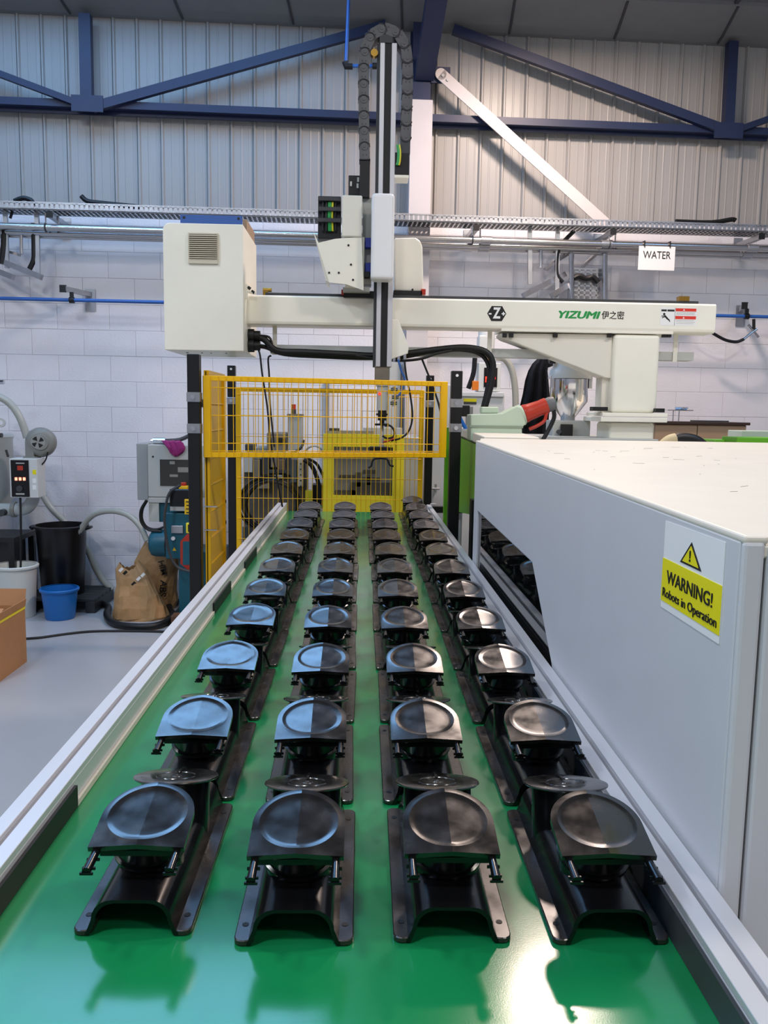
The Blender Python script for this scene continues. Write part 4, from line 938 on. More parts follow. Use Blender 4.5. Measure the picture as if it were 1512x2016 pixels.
# material dryer with digital display
Yd = 6.9
t = thing('material_dryer', 'pale grey material dryer with red digital display behind the thick black cable', 'dryer', (at(950, 1000, Y=Yd).x, Yd, 0))
x0_, x1_, z0_, z1_ = prect(903, 775, 990, 990, Yd); m = MB().box(x0_, x1_, Yd, Yd+.5, .02, z1_); m.build('cabinet', mat('dryer_grey', '#C9CDCD', .4), t, bevel=.01)
pbox(898, 772, 992, 781, Yd-.02, Yd+.5).build('cabinet_lid', MATS['dryer_grey'], t, bevel=.005)
pbox(942, 714, 986, 771, Yd, Yd+.2).build('control_box', mat('box_white', '#DADDD9', .4), t, bevel=.006)
pbox(953, 724, 979, 762, Yd-.006, Yd).build('display_panel', blkP, t)
for px, py in ((958, 744), (973, 744), (958, 750)): pbox(px-2.5, py-2.5, px+2.5, py+2.5, Yd-.009, Yd-.006).build('red_digit', ledR, t)
pbox(930, 750, 943, 768, Yd, Yd+.05).build('isolator_switch', mat('orange_plastic', '#E07A1C', .4), t, bevel=.004)
pbox(962, 700, 974, 714, Yd+.05, Yd+.1).build('orange_flange', MATS['orange_plastic'], t)
ptube(((978, 703), (995, 708), (1008, 730), (1014, 765), (1015, 810), (1012, 850)), Yd+.08, .028, 4, 10).build('clear_hose', hoseM, t)
ptube(((935, 705), (932, 735), (922, 765)), Yd+.05, .02).build('black_sleeve', clothM, t)
pbox(943, 660, 968, 700, Yd+.1, Yd+.25).build('top_canister', MATS['box_white'], t, bevel=.01)
x0_, x1_, z0_, z1_ = prect(945, 640, 970, 700, Yd+.17); MB().lathe([(0, z1_), (.06, z1_), (.07, z1_-.05), (.07, z0_), (0, z0_)], ((x0_+x1_)/2, Yd+.17, 0), 24).build('filter_drum', MATS['box_white'], t)
pbox(913, 785, 938, 791, Yd-.003, Yd).build('yellow_label', labY, t); pbox(913, 791, 938, 796, Yd-.003, Yd).build('grey_label', dgrey, t)
# cupboard with dark top
t = thing('tan_cupboard', 'tan double-door cupboard with dark brown top against the right block wall', 'cupboard', (at(1385, 880, Y=7.0).x, 7.0, 0))
x0_, x1_, z0_, z1_ = prect(1288, 836, 1467, 880, 7.0)
MB().box(x0_, x1_, 7.0, 7.42, .03, z1_).build('carcass', mat('tan_side', '#9A8066', .5), t)
xm_ = at(1371, 850, Y=7.0).x
MB().box(x0_+.003, xm_-.003, 6.982, 7.0, .06, z1_-.004).build('door', tanM, t, bevel=.002, seg=1); MB().box(xm_+.003, x1_-.003, 6.982, 7.0, .06, z1_-.004).build('door', tanM, t, bevel=.002, seg=1)
MB().box(x0_-.02, x1_+.02, 6.96, 7.44, z1_, z1_+.024).build('worktop', brnM, t, bevel=.003)
MB().box(x0_+.03, x1_-.03, 7.05, 7.4, 0, .03).build('plinth', brnM, t)
zt_ = z1_+.024
t = thing('tool_tray', 'small chrome tray of tools standing on the dark cupboard top', 'tray', (at(1330, 830, Y=7.1).x, 7.1, zt_))
x_ = at(1322, 830, Y=7.1).x
for q in (0, .05): MB().box(x_+q, x_+q+.008, 7.08, 7.088, zt_, zt_+.09).build('leg', chrM, t)
MB().box(x_-.06, x_+.16, 7.04, 7.14, zt_+.09, zt_+.098).build('plate', chrM, t)
MB().cyl((x_+.02, 7.09, zt_+.11), (x_+.12, 7.09, zt_+.11), .012, n=10).cyl((x_+.08, 7.06, zt_+.115), (x_+.14, 7.12, zt_+.115), .008, n=8).build('fittings', chrM, t)
single(MB().box(x_+.2, x_+.5, 7.1, 7.2, zt_, zt_+.012), 'spanner', dgrey, 'flat dark metal tool lying on the cupboard top', 'tool', bevel=.003)

# grey service cabinet seen between the right-hand posts
t = thing('grey_service_cabinet', 'pale grey cabinet with a small tap seen between the two right black posts', 'cabinet', (at(868, 900, Y=6.6).x, 6.6, 0))
x0_, x1_, z0_, z1_ = prect(846, 757, 898, 975, 6.6); MB().box(x0_, x1_, 6.6, 6.9, .35, z1_).build('upper_body', MATS['dryer_grey'], t, bevel=.006)
MB().box(x0_, x1_, 6.62, 6.9, 0, .35).build('dark_base', dgrey, t)
p = at(858, 962, Y=6.55); MB().cyl((p.x-.03, 6.56, p.z), (p.x+.03, 6.56, p.z), .012, n=8).cyl((p.x, 6.56, p.z-.03), (p.x, 6.56, p.z+.035), .010, n=8).cyl((p.x, 6.56, p.z), (p.x, 6.6, p.z), .010, n=8).build('tap', chrM, t)
t = thing('green_guard_rail', 'lime green upright with a yellow frame between the black post and the machine', 'guard', (at(880, 1000, Y=5.6).x, 5.6, 0))
x0_, x1_, z0_, z1_ = prect(876, 842, 886, 1000, 5.5); MB().box(x0_, x1_, 5.5, 5.56, 0, z1_).build('green_upright', grnM, t)
x0_, x1_, z0_, z1_ = prect(896, 945, 902, 1000, 5.5); MB().box(x0_, x1_, 5.5, 5.53, 0, z1_).build('yellow_upright', yelM, t); xx = x1_
x0_, x1_, z0_, z1_ = prect(898, 982, 914, 990, 5.5); MB().box(xx, x1_, 5.5, 5.53, z0_, z1_).build('yellow_foot', yelM, t)
x0_, x1_, z0_, z1_ = prect(838, 998, 915, 1010, 5.78); MB().box(x0_, x1_, 5.78, 5.84, z0_, z1_).build('black_crossbar', blkS, t)
for px in (853, 905):
    p = at(px, 1010, Y=5.86); q = at(px, 992, Y=5.86); 
    MB().cyl((p.x, 5.88, 0), (p.x, 5.88, q.z-.0), .022, n=14).build('silver_leg', aluM, t)

# ================================================================== BEHIND THE REAR MESH
t = thing('yellow_door_machine', 'grey moulding machine with lemon yellow framed window door behind the mesh', 'machine', (at(715, 930, Y=6.5).x, 6.5, 0))
x0_, x1_, z0_, z1_ = prect(636, 855, 795, 1010, 6.45); zb_ = .75
wx0, wx1, wz0, wz1 = prect(657, 880, 773, 976, 6.45)
for nm, a0, a1, c0, c1 in (('door_stile', x0_, wx0, zb_, z1_), ('door_stile', wx1, x1_, zb_, z1_), ('door_rail', wx0, wx1, wz1, z1_), ('door_rail', wx0, wx1, zb_, wz0)):
    MB().box(a0, a1, 6.45, 6.49, c0, c1).build(nm, lemM, t)
xm_ = at(779, 930, Y=6.45).x; MB().box(xm_-.004, xm_+.004, 6.446, 6.45, zb_, z1_).build('door_seam', mat('dark_yellow', '#A79A18', .5), t)
MB().box(wx0, wx1, 6.475, 6.48, wz0, wz1).build('window_pane', mat('smoked_window', '#8C8A84', .12, spec=.6, trans=0.0), t)
m_ = mat('window_silhouette', '#4A4742', .4)
for a0, b0, a1, b1 in ((668, 935, 700, 941), (700, 930, 712, 958), (715, 925, 740, 932), (712, 940, 750, 946), (690, 950, 770, 975), (722, 935, 730, 955), (660, 965, 700, 975), (727, 880, 772, 896)):
    pbox(a0, b0, a1, b1, 6.468, 6.475).build('mould_part', m_, t)
x2, x3, z2, z3 = prect(795, 903, 832, 1010, 6.5); MB().box(x0_+.01, x3, 6.5, 7.3, .02, z1_-.02).build('grey_body', greyM, t, bevel=.006)
pbox(640, 848, 736, 855, 6.5, 6.6).build('top_plate', galM, t); pbox(715, 842, 792, 855, 6.62, 6.7).build('top_box', greyM, t, bevel=.004)
pbox(648, 843, 668, 848, 6.5, 6.55).build('dark_fitting', dgrey, t)
t = thing('white_wall_duct', 'pale vertical trunking on the wall behind the yellow door machine', 'trunking', wat(780, 850, .05), frame=WFR)
a_ = wat(767, 740, .1); b_ = wat(789, 740, .1); MB().box(a_.x, b_.x, -.09, -.012, .8, a_.z+.12).build('trunking', greyM, t, bevel=.004)
for px in (644, 772): a_ = wat(px, 750, .04); MB().box(a_.x-.02, a_.x+.02, -.05, -.012, .8, a_.z).build('conduit', galM, t)
# machine with beacon
Ym = 6.75
t = thing('beacon_machine', 'brown grey tooling machine topped by a grey box and red beacon behind the mesh', 'machine', (at(540, 950, Y=Ym).x, Ym, 0))
pbox(567, 818, 594, 886, Ym, Ym+.12).build('switch_box', mat('pale_box', '#A9AAA6', .45), t, bevel=.004)
pbox(565, 815, 596, 819, Ym-.01, Ym+.13).build('box_lid', tanMc, t)
p = at(578, 812, Y=Ym+.05); r_ = .018
MB().cyl((p.x, Ym+.05, at(578, 815, Y=Ym+.05).z), (p.x, Ym+.05, at(578, 806, Y=Ym+.05).z), .022, n=12).build('beacon_base', dgrey, t)
MB().cyl((p.x, Ym+.05, at(578, 806, Y=Ym+.05).z), (p.x, Ym+.05, at(578, 796, Y=Ym+.05).z), .019, n=12).build('red_beacon', redM, t)
pbox(525, 852, 564, 890, Ym, Ym+.3).build('motor_housing', tanMc, t, bevel=.01); pbox(546, 862, 562, 874, Ym-.004, Ym).build('dark_slot', blkR, t)
pbox(482, 874, 500, 890, Ym, Ym+.2).build('side_motor', dgrey, t, bevel=.01); pbox(500, 880, 527, 905, Ym+.02, Ym+.3).build('arm_casting', mat('pale_casting', '#8B8D8C', .5), t, bevel=.01)
x0_, x1_, z0_, z1_ = prect(478, 905, 600, 1000, Ym); MB().box(x0_, x1_, Ym+.06, Ym+.5, .02, z1_).build('machine_body', mat('machine_brown', '#57524A', .6, var=.3, vscale=9), t, bevel=.01)
random.seed(5)
for a0, b0, a1, b1, mt in ((480, 892, 497, 930, greyM), (498, 905, 512, 940, tanMc), (515, 895, 530, 935, dgrey), (533, 900, 545, 920, tanMc), (546, 905, 562, 925, mat('brown_part', '#6B5848', .5)), (530, 925, 565, 932, dgrey), (563, 895, 572, 935, dgrey), (586, 903, 597, 958, mat('cream_upright', '#B8B2A0', .5)), (572, 905, 584, 950, mat('slate_part', '#4A5358', .5)), (540, 935, 556, 942, galM), (505, 945, 530, 962, tanMc)):
    pbox(a0, b0, a1, b1, Ym, Ym+.06).build('machine_block', mt, t, bevel=.003)
for k in range(5): p = at(592, 913+k*11, Y=Ym-.002); MB().cyl((p.x, Ym-.002, p.z), (p.x, Ym, p.z), .006, n=8).build('bolt_hole', inkM, t)
ptube(((598, 905), (612, 915), (622, 935), (628, 958), (632, 985)), Ym, .018).build('black_hose', blkR, t)
ptube(((605, 902), (622, 912), (632, 928), (640, 945)), Ym+.05, .012).build('black_hose', blkR, t)
ptube(((600, 888), (610, 880), (622, 878), (632, 884), (636, 892)), Ym+.05, .008).build('grey_hose', hoseM, t)
pbox(601, 966, 614, 992, Ym, Ym+.1).build('yellow_part', lemM, t); pbox(614, 955, 636, 1000, Ym+.1, Ym+.3).build('dark_block', blkR, t)
ptube(((567, 893), (580, 890), (594, 880), (598, 866)), Ym-.02, .010).build('cable_bundle', dgrey, t)
t = thing('coiled_hose', 'coil of shiny black hose standing behind the mesh at the belt end', 'hose coil', (at(533, 1010, Y=6.35).x, 6.35, 0))
for k in range(7):
    c0 = at(533+random.uniform(-3, 3), 992+random.uniform(-2, 3), Y=6.25+.03*k); R_ = .175+.012*(k % 4)
    m = MB(); m.tube([(c0.x+R_*1.1*math.cos(a_), 6.25+.028*k+.02*math.sin(2*a_+k), c0.z+R_*math.sin(a_)) for a_ in [2*PI*i/28 for i in range(28)]], .011, 7, closed=True); m.build('hose_loop', mat('glossy_hose', '#111111', .2), t)
cz = c0.z; MB().box(c0.x-.2, c0.x+.2, 6.3, 6.4, 0, cz-.17).build('stand', dgrey, t)

# ================================================================== LEFT SIDE
# granulator
Yt = 6.85
t = thing('teal_granulator', 'teal granulator with grey control box, motor and red-edged guard left of the post', 'machine', (at(360, 1100, Y=Yt).x, Yt, 0))
x0_, x1_, z0_, z1_ = prect(291, 876, 405, 979, Yt); gb = MB().box(x0_, x1_, Yt, Yt+.4, z0_, z1_).build('control_box', greyM, t, bevel=.006)
x2, x3, z2, z3 = prect(270, 873, 292, 984, Yt+.03); MB().box(x2, x3, Yt+.02, Yt+.42, z2, z3).build('box_door', mat('box_grey_dark', '#9DA09E', .45), t, bevel=.006)
wp = pbox(315, 905, 398, 957, Yt-.004, Yt).build('viewing_window', mat('dark_window', '#3C3B36', .12), gb)
for a0, b0, a1, b1 in ((334, 908, 344, 914), (334, 934, 350, 939), (350, 920, 374, 930)): pbox(a0, b0, a1, b1, Yt-.006, Yt-.004).build('window_sticker', mat('dull_sticker', '#8F8E86', .5), gb)
p = at(301, 899, Y=Yt); MB().cyl((p.x, Yt-.004, p.z), (p.x, Yt, p.z), .008, n=8).build('keyhole', inkM, gb)
pbox(292, 980, 345, 990, Yt-.01, Yt+.3).build('lower_ledge', greyM, t, bevel=.003); pbox(293, 990, 313, 1027, Yt, Yt+.3).build('side_cover', mat('offwhite_cover', '#C8C9C0', .45), t)
pbox(313, 990, 378, 1028, Yt+.02, Yt+.4).build('upper_frame', tealM, t, bevel=.004)
pbox(333, 963, 392, 998, Yt-.18, Yt-.02).build('cutter_head', blkP, t, bevel=.014, seg=3); pbox(335, 997, 382, 1006, Yt-.17, Yt-.03).build('head_plate', greyM, t)
pbox(352, 957, 369, 965, Yt-.16, Yt-.10).build('estop_box', mat('estop_yellow', '#F0C318', .4), t, bevel=.003); pbox(356, 950, 365, 957, Yt-.15, Yt-.11).build('estop_button', redM, t, bevel=.004)
yp = pbox(363, 983, 376, 1013, Yt-.22, Yt-.20).build('slotted_yellow_plate', MATS['estop_yellow'], t, bevel=.004)
for k in range(4): pbox(366+(k % 2), 987+k*7, 372, 989+k*7, Yt-.222, Yt-.22).build('slot', inkM, yp)
x0_, x1_, z0_, z1_ = prect(334, 1006, 385, 1094, Yt); MB().box(x0_, x1_, Yt-.15, Yt+.3, z0_, z1_).build('body', tealM, t, bevel=.006)
x0_, x1_, z0_, z1_ = prect(357, 1094, 440, 1180, Yt); MB().box(x0_, x1_, Yt-.1, Yt+.3, .03, z1_+.05).build('pedestal', tealM, t, bevel=.006)
x0_, x1_, _, _ = prect(340, 1180, 440, 1190, Yt); MB().box(x0_, x1_, Yt-.2, Yt+.35, 0, .035).build('base_plate', mat('dark_teal', '#123640', .5), t, bevel=.006)
p = at(318, 1072, Y=Yt-.1); rx = .105
MB().lathe([(.0, -.11), (.075, -.11), (.105, -.09), (.113, -.055), (.113, .03), (0, .03)], (p.x, Yt-.02, p.z), 28, (1, 0, 0)).build('motor', tealM, t)
MB().lathe([(.0, .03), (.116, .03), (.120, .05), (.116, .09), (0, .09)], (p.x, Yt-.02, p.z), 28, (1, 0, 0)).build('motor_flange', blkS, t)
pbox(337, 1035, 360, 1050, Yt-.17, Yt-.15).build('terminal_strip', galM, t, bevel=.003)
p = at(341, 1060, Y=Yt-.16); MB().cyl((p.x, Yt-.17, p.z), (p.x, Yt-.15, p.z), .016, n=14).build('white_knob', labW, t)
a0 = at(340, 1081, Y=Yt-.155); ws = MB().prism([(a0.x-.004, a0.z-.014), (a0.x+.028, a0.z-.014), (a0.x+.012, a0.z+.014)], Yt-.153, Yt-.1501, 'y').build('warning_triangle', MATS['estop_yellow'], t)
rp = [(355, 1066), (368, 1052), (392, 1052), (392, 1124), (372, 1124), (355, 1110)]; ri = [(359, 1068), (369, 1058), (392, 1058), (392, 1112), (372, 1112), (359, 1108)]
ppoly(rp, Yt-.24, Yt-.22).build('red_guard', redM, t); ppoly([(360, 1066), (388, 1066), (388, 1112), (360, 1112)], Yt-.245, Yt-.24).build('guard_window', tealM, t)
pbox(366, 1030, 388, 1050, Yt-.22, Yt-.18).build('hand_wheel_box', lemM, t, bevel=.004); pbox(370, 1033, 388, 1047, Yt-.224, Yt-.22).build('black_insert', blkR, t)
ptube(((290, 985), (281, 1002), (280, 1022), (290, 1038), (310, 1042), (335, 1032)), Yt-.05, .010).build('black_cable', blkR, t)
ptube(((288, 985), (277, 1005), (278, 1028), (292, 1043), (318, 1046)), Yt-.08, .010).build('black_cable', blkR, t)
ptube(((355, 955), (334, 970), (326, 1000), (324, 1030), (329, 1070), (338, 1100), (352, 1118), (378, 1126)), Yt-.26, .011).build('grey_cable', dgrey, t)
zt_ = prect(291, 876, 405, 979, Yt)[3]
t = thing('chrome_roller', 'small chrome roller with dark handle lying on top of the grey control box', 'roller', (at(320, 870, Y=Yt+.1).x, Yt+.1, zt_))
a_ = at(302, 868, Y=Yt+.1); b_ = at(326, 868, Y=Yt+.1); z_ = zt_+.028
MB().cyl((a_.x, Yt+.1, z_), (b_.x, Yt+.1, z_), .027, n=16).cyl((a_.x-.02, Yt+.1, z_), (a_.x, Yt+.1, z_), .009, n=8).build('roller', chrM, t)
MB().tube([(b_.x, Yt+.1, z_), (b_.x+.12, Yt+.1, z_+.012), (b_.x+.22, Yt+.1, z_+.06)], .017, 8, sub=3).build('handle', dgrey, t)
# magenta cloth draped on the box edge
m = MB(); vs = []; fs = []; cl = [(318, 346), (316, 352), (322, 362), (330, 366), (334, 364), (336, 360), (340, 354), (344, 350)]
ysr = [(Yt+.12, zt_+.012), (Yt+.04, zt_+.022), (Yt-.008, zt_+.014), (Yt-.018, zt_-.02), (Yt-.016, zt_-.045), (Yt-.016, zt_-.065), (Yt-.014, zt_-.08), (Yt-.012, zt_-.092)]
N2 = 9
for k, ((a0, a1), (y_, z_)) in enumerate(zip(cl, ysr)):
    for i in range(N2):
        q = i/(N2-1); x = at(a0+(a1-a0)*q, 870, Y=Yt).x; vs.append((x, y_-.012*abs(math.sin(i*1.3+k*.4)), z_+(.014*abs(math.cos(i*1.1+k)) if k < 3 else .006*math.sin(i*2))))
for k in range(len(cl)-1):
    for i in range(N2-1): fs.append((k*N2+i, k*N2+i+1, (k+1)*N2+i+1, (k+1)*N2+i))
o = single(MB().add(vs, fs, True), 'magenta_cloth', pinkM, 'crumpled magenta cloth draped over the edge of the grey control box', 'cloth')
md = o.modifiers.new('thickness', 'SOLIDIFY'); md.thickness = .006; md.offset = 0
# dryer with blower
Ye = 6.85
t = thing('dryer_station', 'grey hopper dryer with blower, control box with red lights and pipes at far left', 'dryer', (at(20, 1000, Y=Ye).x, Ye, 0))
xc = at(-42, 900, Y=Ye+.25).x; zz = lambda py: at(0, py, Y=Ye).z
MB().lathe([(0, zz(856)), (.27, zz(856)), (.28, zz(862)), (.27, zz(868)), (.27, zz(985)), (.12, zz(1040)), (.10, zz(1062)), (0, zz(1062))], (xc, Ye+.25, 0), 36).build('hopper_body', mat('dryer_shell', '#AEB4B2', .35), t)
MB().cyl((xc+.2, Ye+.0, zz(857)), (xc+.31, Ye-.0, zz(857)), .018, n=10).build('lid_clamp', dgrey, t)
p = at(12, 886, Y=Ye-.02); MB().tube([p, at(16, 899, Y=Ye-.03)], .010, 8).build('latch', blkR, t)
x0_, x1_, z0_, z1_ = prect(19, 903, 74, 980, Ye-.12)
cbx = MB().box(x0_, x1_, Ye-.12, Ye+.05, z0_, z1_).build('control_box', mat('offwhite_box', '#D3D5D2', .4), t, bevel=.005)
pf = pbox(22, 906, 57, 978, Ye-.126, Ye-.12).build('front_panel', blkP, cbx)
for k in range(3): pbox(29+8*k, 940, 34+8*k, 946, Ye-.129, Ye-.126).build('red_lamp', ledW, cbx)
pbox(34, 917, 45, 926, Ye-.128, Ye-.126).build('display', ledR if False else redM, cbx)
pbox(31, 911, 48, 913, Ye-.128, Ye-.126).build('printed_line', greyM, cbx); pbox(31, 971, 48, 974, Ye-.128, Ye-.126).build('printed_line', greyM, cbx)
p = at(39, 962, Y=Ye-.126); MB().cyl((p.x, Ye-.14, p.z), (p.x, Ye-.126, p.z), .024, n=18).build('rotary_switch', dgrey, cbx)
for py, mt in ((925, labY), (942, labW), (955, labW)): pbox(64, py, 71, py+9, Ye-.121, Ye-.12).build('small_label', mt, cbx)
bx = at(80, 871, Y=Ye); 
MB().lathe([(0, -.03), (.060, -.03), (.066, -.02), (.085, -.018), (.112, -.0), (.122, .03), (.118, .075), (.08, .09), (0, .09)], (bx.x, Ye, bx.z), 32, (-.25, 1, 0)).build('blower_housing', mat('blower_grey', '#85867F', .45), t)
ax_ = Vector((-.25, 1, 0)).normalized()
fb = MB().cyl(bx-ax_*.036-Vector((.018, 0, -.004)), bx-ax_*.03-Vector((.018, 0, -.004)), .055, n=24).build('fan_grille', mat('grille_grey', '#9A9B95', .45), t)
for k in range(4):
    a0 = k*PI/2+.35; c0 = bx-ax_*.038-Vector((.018, 0, -.004)); u_ = Vector((1, .25, 0)).normalized(); v_ = Vector((0, 0, 1))
    pts = [c0+u_*(.008*math.cos(a0))+v_*(.008*math.sin(a0))]+[c0+u_*(.046*math.cos(a0+d_))+v_*(.046*math.sin(a0+d_)) for d_ in (-.15, .1, .4, .7)]
    MB().add(pts+[q-ax_*.001 for q in pts], [(0,1,2,3,4), (9,8,7,6,5)]+[(i, (i+1) % 5, 5+(i+1) % 5, 5+i) for i in range(5)]).build('vent_opening', inkM, fb)
pbox(49, 868, 66, 904, Ye-.03, Ye+.05).build('outlet_neck', MATS['blower_grey'], t, bevel=.006); pbox(45, 899, 70, 904, Ye-.05, Ye+.07).build('neck_flange', MATS['blower_grey'], t)
ptube(((-20, 778), (2, 783), (22, 797), (38, 820), (48, 845), (53, 862)), Ye+.02, .030, 4, 10).build('upper_hose', hoseM, t)
ptube(((70, 930), (76, 955), (86, 978), (102, 1002), (122, 1022), (150, 1050), (172, 1082), (188, 1118), (205, 1145), (222, 1160)), Ye+.6, .028, 4, 10).build('lower_hose', hoseM, t)
ptube(((-20, 1003), (10, 1003), (35, 1003), (52, 1000), (64, 985), (68, 965)), Ye+.05, .052, 4, 14).build('elbow_pipe', MATS['dryer_shell'], t)
pm = at(6, 1009, Y=Ye-.02); MB().cyl((pm.x, Ye-.06, pm.z), (pm.x, Ye-.0, pm.z), .028, n=16).build('pressure_gauge', dgrey, t)
MB().lathe([(.064, -.015), (.066, 0), (.064, .015), (.05, .016), (.05, -.016)], at(28, 1003, Y=Ye+.05), 20, (1, 0, 0)).build('pipe_flange', MATS['blower_grey'], t)
ptube(((40, 980), (41, 1030), (41, 1090), (40, 1150), (39, 1190)), Ye-.1, .009).build('power_cable', blkR, t)
ptube(((94, 890), (90, 905), (82, 915), (74, 918)), Ye-.02, .006).build('blower_cable', blkR, t)
ptube(((-20, 752), (8, 752)), Ye+.2, .02, 2).build('chrome_stub', chrM, t)
m = MB().lathe([(.02, 0), (.036, 0), (.038, .01), (.036, .05), (.02, .05)], at(2, 832, Y=Ye), 18, (.3, -1, 0)); m.build('round_port', greyM, t)
x0_, x1_, z0_, z1_ = prect(-90, 1058, 28, 1068, Ye+.12)
MB().box(x0_, x1_, Ye+.12, Ye+.60, z0_, z1_).build('stand_top', mat('black_steel', '#1C1C1E', .4), t, bevel=.003)
for x in (x0_+.03, x1_-.03):
    for y in (Ye+.15, Ye+.57): MB().box(x-.025, x+.025, y-.025, y+.025, 0, z0_).build('stand_leg', MATS['black_steel'], t)
MB().box(x0_+.06, x1_-.06, Ye+.2, Ye+.5, .25, z0_-.01).build('stand_box', MATS['black_steel'], t)
# black plastic pallet / dolly and bins
t = thing('plastic_pallet', 'low dark grey plastic pallet on the floor under the tall black bin', 'pallet', (-2.62, 6.95, 0))
x0_ = at(45, 1150, Y=7.0).x; x1_ = at(196, 1150, Y=7.1).x; y0_, y1_ = 6.96, 7.50
for k in range(5): MB().box(x0_, x1_, y0_+k*.11, y0_+k*.11+.10, .10, .125).build('deck_board', mat('pallet_grey', '#2C2E30', .5), t, bevel=.004)
for x in (x0_, (x0_+x1_)/2-.04, x1_-.08): MB().box(x, x+.08, y0_, y1_-.0, .0, .10).build('runner', MATS['pallet_grey'], t, bevel=.004)
def bin_(name, lb, px, pyb, rt, rb_, h, Y_, mt, z0, handles=True, wall=.006, rim=.016):
    x = at(px, pyb-60, Y=Y_).x
    t = thing(name, lb, 'bin' if 'bin' in name else 'bucket', (x, Y_, z0))
    MB().lathe([(0, .0), (rb_*.96, 0), (rb_, .008), (rt-.004, h-.03), (rt, h-.005), (rt-wall, h-.005), (rb_-wall, .012), (0, .012)], (x, Y_, z0), 40).build('shell', mt, t)
    MB().lathe([(rt-wall, h-.008), (rt+rim, h-.022), (rt+rim+.002, h-.006), (rt+rim*.6, h), (rt-wall, h)], (x, Y_, z0), 40).build('rim', mt, t)
    if handles:
        for s_ in (-1, 1): MB().tube([(x+s_*(rt+.010), Y_-.05, z0+h-.03), (x+s_*(rt+.036), Y_-.035, z0+h-.022), (x+s_*(rt+.036), Y_+.035, z0+h-.022), (x+s_*(rt+.010), Y_+.05, z0+h-.03)], .013, 8, sub=3).build('handle', mt, t)
    return x
bxx = bin_('black_bin', 'tall round black plastic bin with side handles standing on the dark pallet', 122, 1148, .212, .175, .60, 7.19, binK, .1255)
bin_('white_bin', 'round white plastic bin between the black bin and the cardboard box', 32, 1222, .17, .145, .435, 6.86, bktW, 0, False, rim=.012)
bin_('blue_bucket', 'small round blue plastic bucket in front of the black bin', 117, 1222, .146, .118, .255, 6.80, bktB, 0, False, rim=.010)
# hose arcing from bin to granulator
m = ptube(((148, 1060, 7.14), (160, 1042, 7.10), (172, 1024, 7.06), (192, 1010, 7.0), (222, 1006, 6.95), (252, 1014, 6.9), (275, 1035, 6.86), (290, 1065, 6.83)), 6.8, .024, 4, 10)
t = thing('bin_hose', 'clear grey hose arching from the black bin to the teal motor', 'hose', at(150, 1058, Y=7.13))
m.build('hose', hoseM, t); MB().cyl(at(150, 1060, Y=7.14), at(163, 1036, Y=7.10), .029, n=14).build('dark_hose_end', dgrey, t)
# kraft bags
def bag(name, lb, Y_, prof_, top_open, seed):
    random.seed(seed); c0 = prof_[0]
    base = at((c0[0]+c0[1])/2, c0[2], Y=Y_); t = thing(name, lb, 'bag', (base.x, Y_, 0))
    N3 = 26; vs = []; fs = []
    for k, (xl, xr, py, dep) in enumerate(prof_):
        a0 = at(xl, py, Y=Y_); b0 = at(xr, py, Y=Y_); cx_ = (a0.x+b0.x)/2; rx = (b0.x-a0.x)/2
        for i in range(N3):
            th = 2*PI*i/N3; q = 1+random.uniform(-.05, .05)+.05*math.sin(3*th+k); z = max(0.0, a0.z if k else 0.0)
            zz_ = z+(0.03*math.sin(th*2+1)+random.uniform(-.012, .012) if k > len(prof_)-3 else random.uniform(-.006, .006)*(k > 0))
            vs.append((cx_+rx*q*math.copysign(abs(math.cos(th))**.75, math.cos(th)), Y_+dep*q*math.copysign(abs(math.sin(th))**.75, math.sin(th)), zz_))
    for k in range(len(prof_)-1):
        for i in range(N3): j = (i+1) % N3; fs.append((k*N3+i, k*N3+j, (k+1)*N3+j, (k+1)*N3+i))
    fs.append(list(range(N3)))
    if not top_open: fs.append([(len(prof_)-1)*N3+i for i in range(N3)])
    o = MB().add(vs, fs, False).build('paper_body', papM, t)
    if top_open: md = o.modifiers.new('thickness', 'SOLIDIFY'); md.thickness = .004
    return t
t = bag('kraft_bag', 'crumpled brown paper sack with torn open top standing on the floor', 6.84, [(224, 328, 1222, .14), (222, 330, 1210, .15), (226, 322, 1190, .15), (230, 312, 1168, .13), (231, 303, 1148, .11), (231, 290, 1128, .09), (236, 272, 1112, .06)], True, 3)
for k, (px, py, dx) in enumerate(((238, 1122, 0), (246, 1128, 0), (272, 1140, 0), (262, 1150, 0), (280, 1133, 0), (253, 1157, 0))):
    p = at(px, py, Y=6.725); MB().bar((p.x-.012, 6.725+.004*k, p.z-.012), (p.x+.014, 6.725+.004*k, p.z+.014), .022, .006).build('printed_strip', labW if k % 2 == 0 else inkM, t)
t = bag('kraft_sack', 'tall brown paper sack marked ABS hanging behind the torn sack under the granulator', 7.18, [(262, 345, 1192, .10), (258, 348, 1180, .12), (258, 345, 1160, .12), (262, 350, 1130, .12), (268, 356, 1105, .12), (280, 352, 1085, .10), (286, 344, 1072, .08)], False, 9)
p = at(320, 1150, Y=7.04)
text('ABS', 'printed_letters', inkM, t, (p.x, 7.045, p.z-.04), .085, Matrix.Rotation(PI/2, 3, 'X') @ Matrix.Rotation(-PI/2-.12, 3, 'Z'), bold=.001)
text('HIM', 'printed_letters', inkM, t, (p.x+.0, 7.045, p.z+.14), .075, Matrix.Rotation(PI/2, 3, 'X') @ Matrix.Rotation(-PI/2+.25, 3, 'Z'), bold=.001)
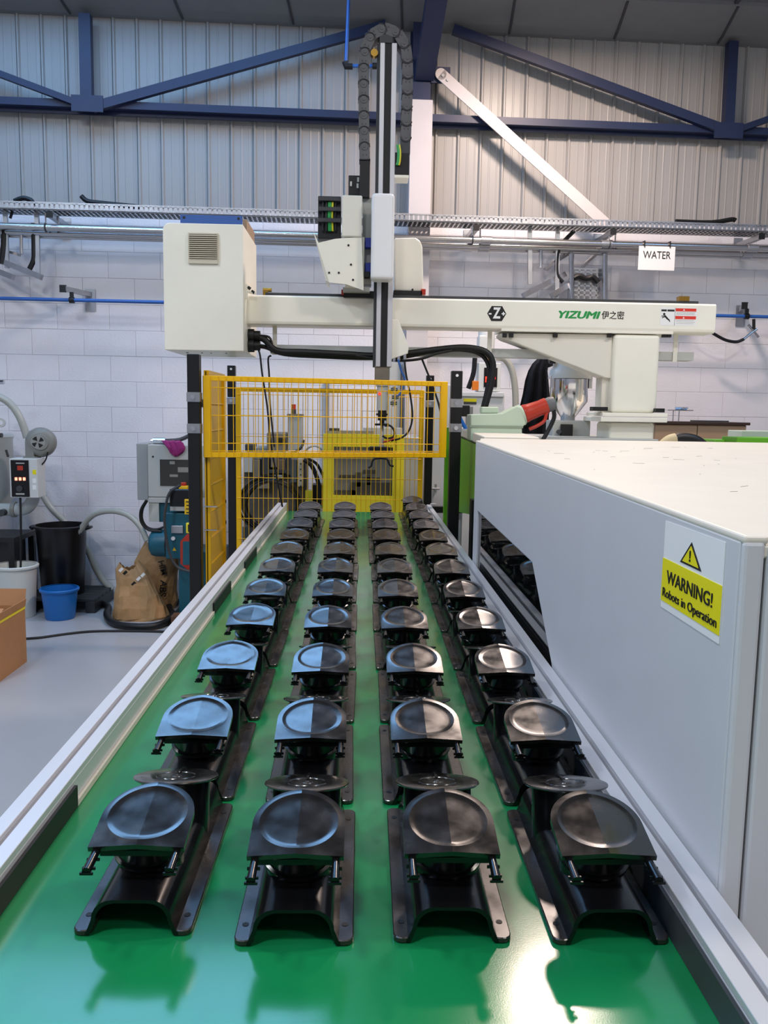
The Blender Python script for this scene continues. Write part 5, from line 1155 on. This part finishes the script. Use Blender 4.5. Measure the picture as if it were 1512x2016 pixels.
# floor hose, cable, block
m = MB(); m.tube([at(x, y+4, Z=.030) for x, y in ((172, 1182), (200, 1184), (214, 1192), (210, 1206), (222, 1222), (255, 1229), (300, 1229), (328, 1220), (340, 1206), (332, 1190), (350, 1180))], .028, 10, sub=5)
single(m, 'floor_hose', blkR, 'thick black hose curling on the floor around the torn paper sack', 'hose')
m = MB(); m.tube([at(x, y, Z=.010) for x, y in ((40, 1258), (80, 1255), (130, 1248), (180, 1243), (240, 1242), (310, 1243), (380, 1246), (450, 1252))], .009, 8, sub=5)
single(m, 'floor_cable', blkR, 'thin black cable trailing across the grey floor towards the conveyor', 'cable')
x0_, x1_, z0_, z1_ = prect(336, 1196, 352, 1222, 6.55)
single(MB().box(x0_, x1_+.1, 6.55, 6.68, 0, .085), 'wooden_block', woodM, 'brown wooden block on the floor beside the conveyor rail', 'block', bevel=.004)
# cardboard box
Xc = -2.262; t = thing('cardboard_box', 'open brown cardboard box with yellow strap at the far left edge', 'box', (-2.55, 5.36, 0))
zt_ = at(11, 1228, Y=5.12).z; xl, y0_, y1_ = -2.86, 5.12, 5.60
MB().box(xl, Xc, y0_, y0_+.006, 0, zt_).build('front_side', cardM, t); MB().box(Xc-.006, Xc, y0_+.006, y1_, 0, zt_).build('right_side', cardM, t)
MB().box(xl, Xc-.006, y1_-.006, y1_, 0, zt_).build('back_side', cardM, t); MB().box(xl, xl+.006, y0_+.006, y1_-.006, 0, zt_).build('left_side', cardM, t); MB().box(xl+.006, Xc-.006, y0_+.006, y1_-.006, 0, .006).build('bottom', cardM, t)
def flap(a, b, out_, h): 
    a = Vector(a); b = Vector(b); o_ = Vector(out_); n_ = (b-a).cross(o_).normalized()*.004
    return MB().add([a, b, b+o_*h, a+o_*h, a+n_, b+n_, b+o_*h+n_, a+o_*h+n_], [(0,1,2,3), (7,6,5,4), (0,4,5,1), (1,5,6,2), (2,6,7,3), (3,7,4,0)])
flap((Xc, y0_+.01, zt_), (Xc, y1_, zt_), (.15, 0, 1), .05).build('flap', cardM, t); flap((xl, y1_, zt_), (Xc, y1_, zt_), (0, .3, 1), .11).build('flap', cardM, t)
flap((xl, y0_, zt_), (Xc, y0_, zt_), (0, .75, .28), .20).build('flap', cardM, t); flap((xl, y0_, zt_), (xl, y1_, zt_), (-.4, 0, 1), .12).build('flap', cardM, t)
MB().box(Xc, Xc+.002, y0_, y1_, zt_-.020, zt_-.004).box(xl, Xc+.002, y0_-.002, y0_, zt_-.020, zt_-.004).build('yellow_strap', lemM, t)

# ================================================================== lamp housings (above the light discs)
for i, (x, y, z, p, colr, r) in enumerate(LAMPS):
    lbs = ('nearest the back wall right of the column', 'left over the conveyor end', 'over the moulding machine', 'behind the viewer near the middle', 'far left of the hall', 'behind the viewer at the right')
    t = thing('high_bay_lamp', 'round grey high-bay lamp hanging ' + lbs[i], 'lamp', (x, y, z))
    m = MB(); m.lathe([(r+.03, .004), (r+.02, .06), (r*.5, .20), (.06, .26), (0, .26)], (x, y, z), 28); m.build('reflector', lampM, t)
    zr = roof_z(-(WFI @ Vector((x, y, z)))[1])
    m = MB().cyl((x, y, z+.26), (x, y, zr-.002), .010, n=8); m.build('suspension_rod', dgrey, t)
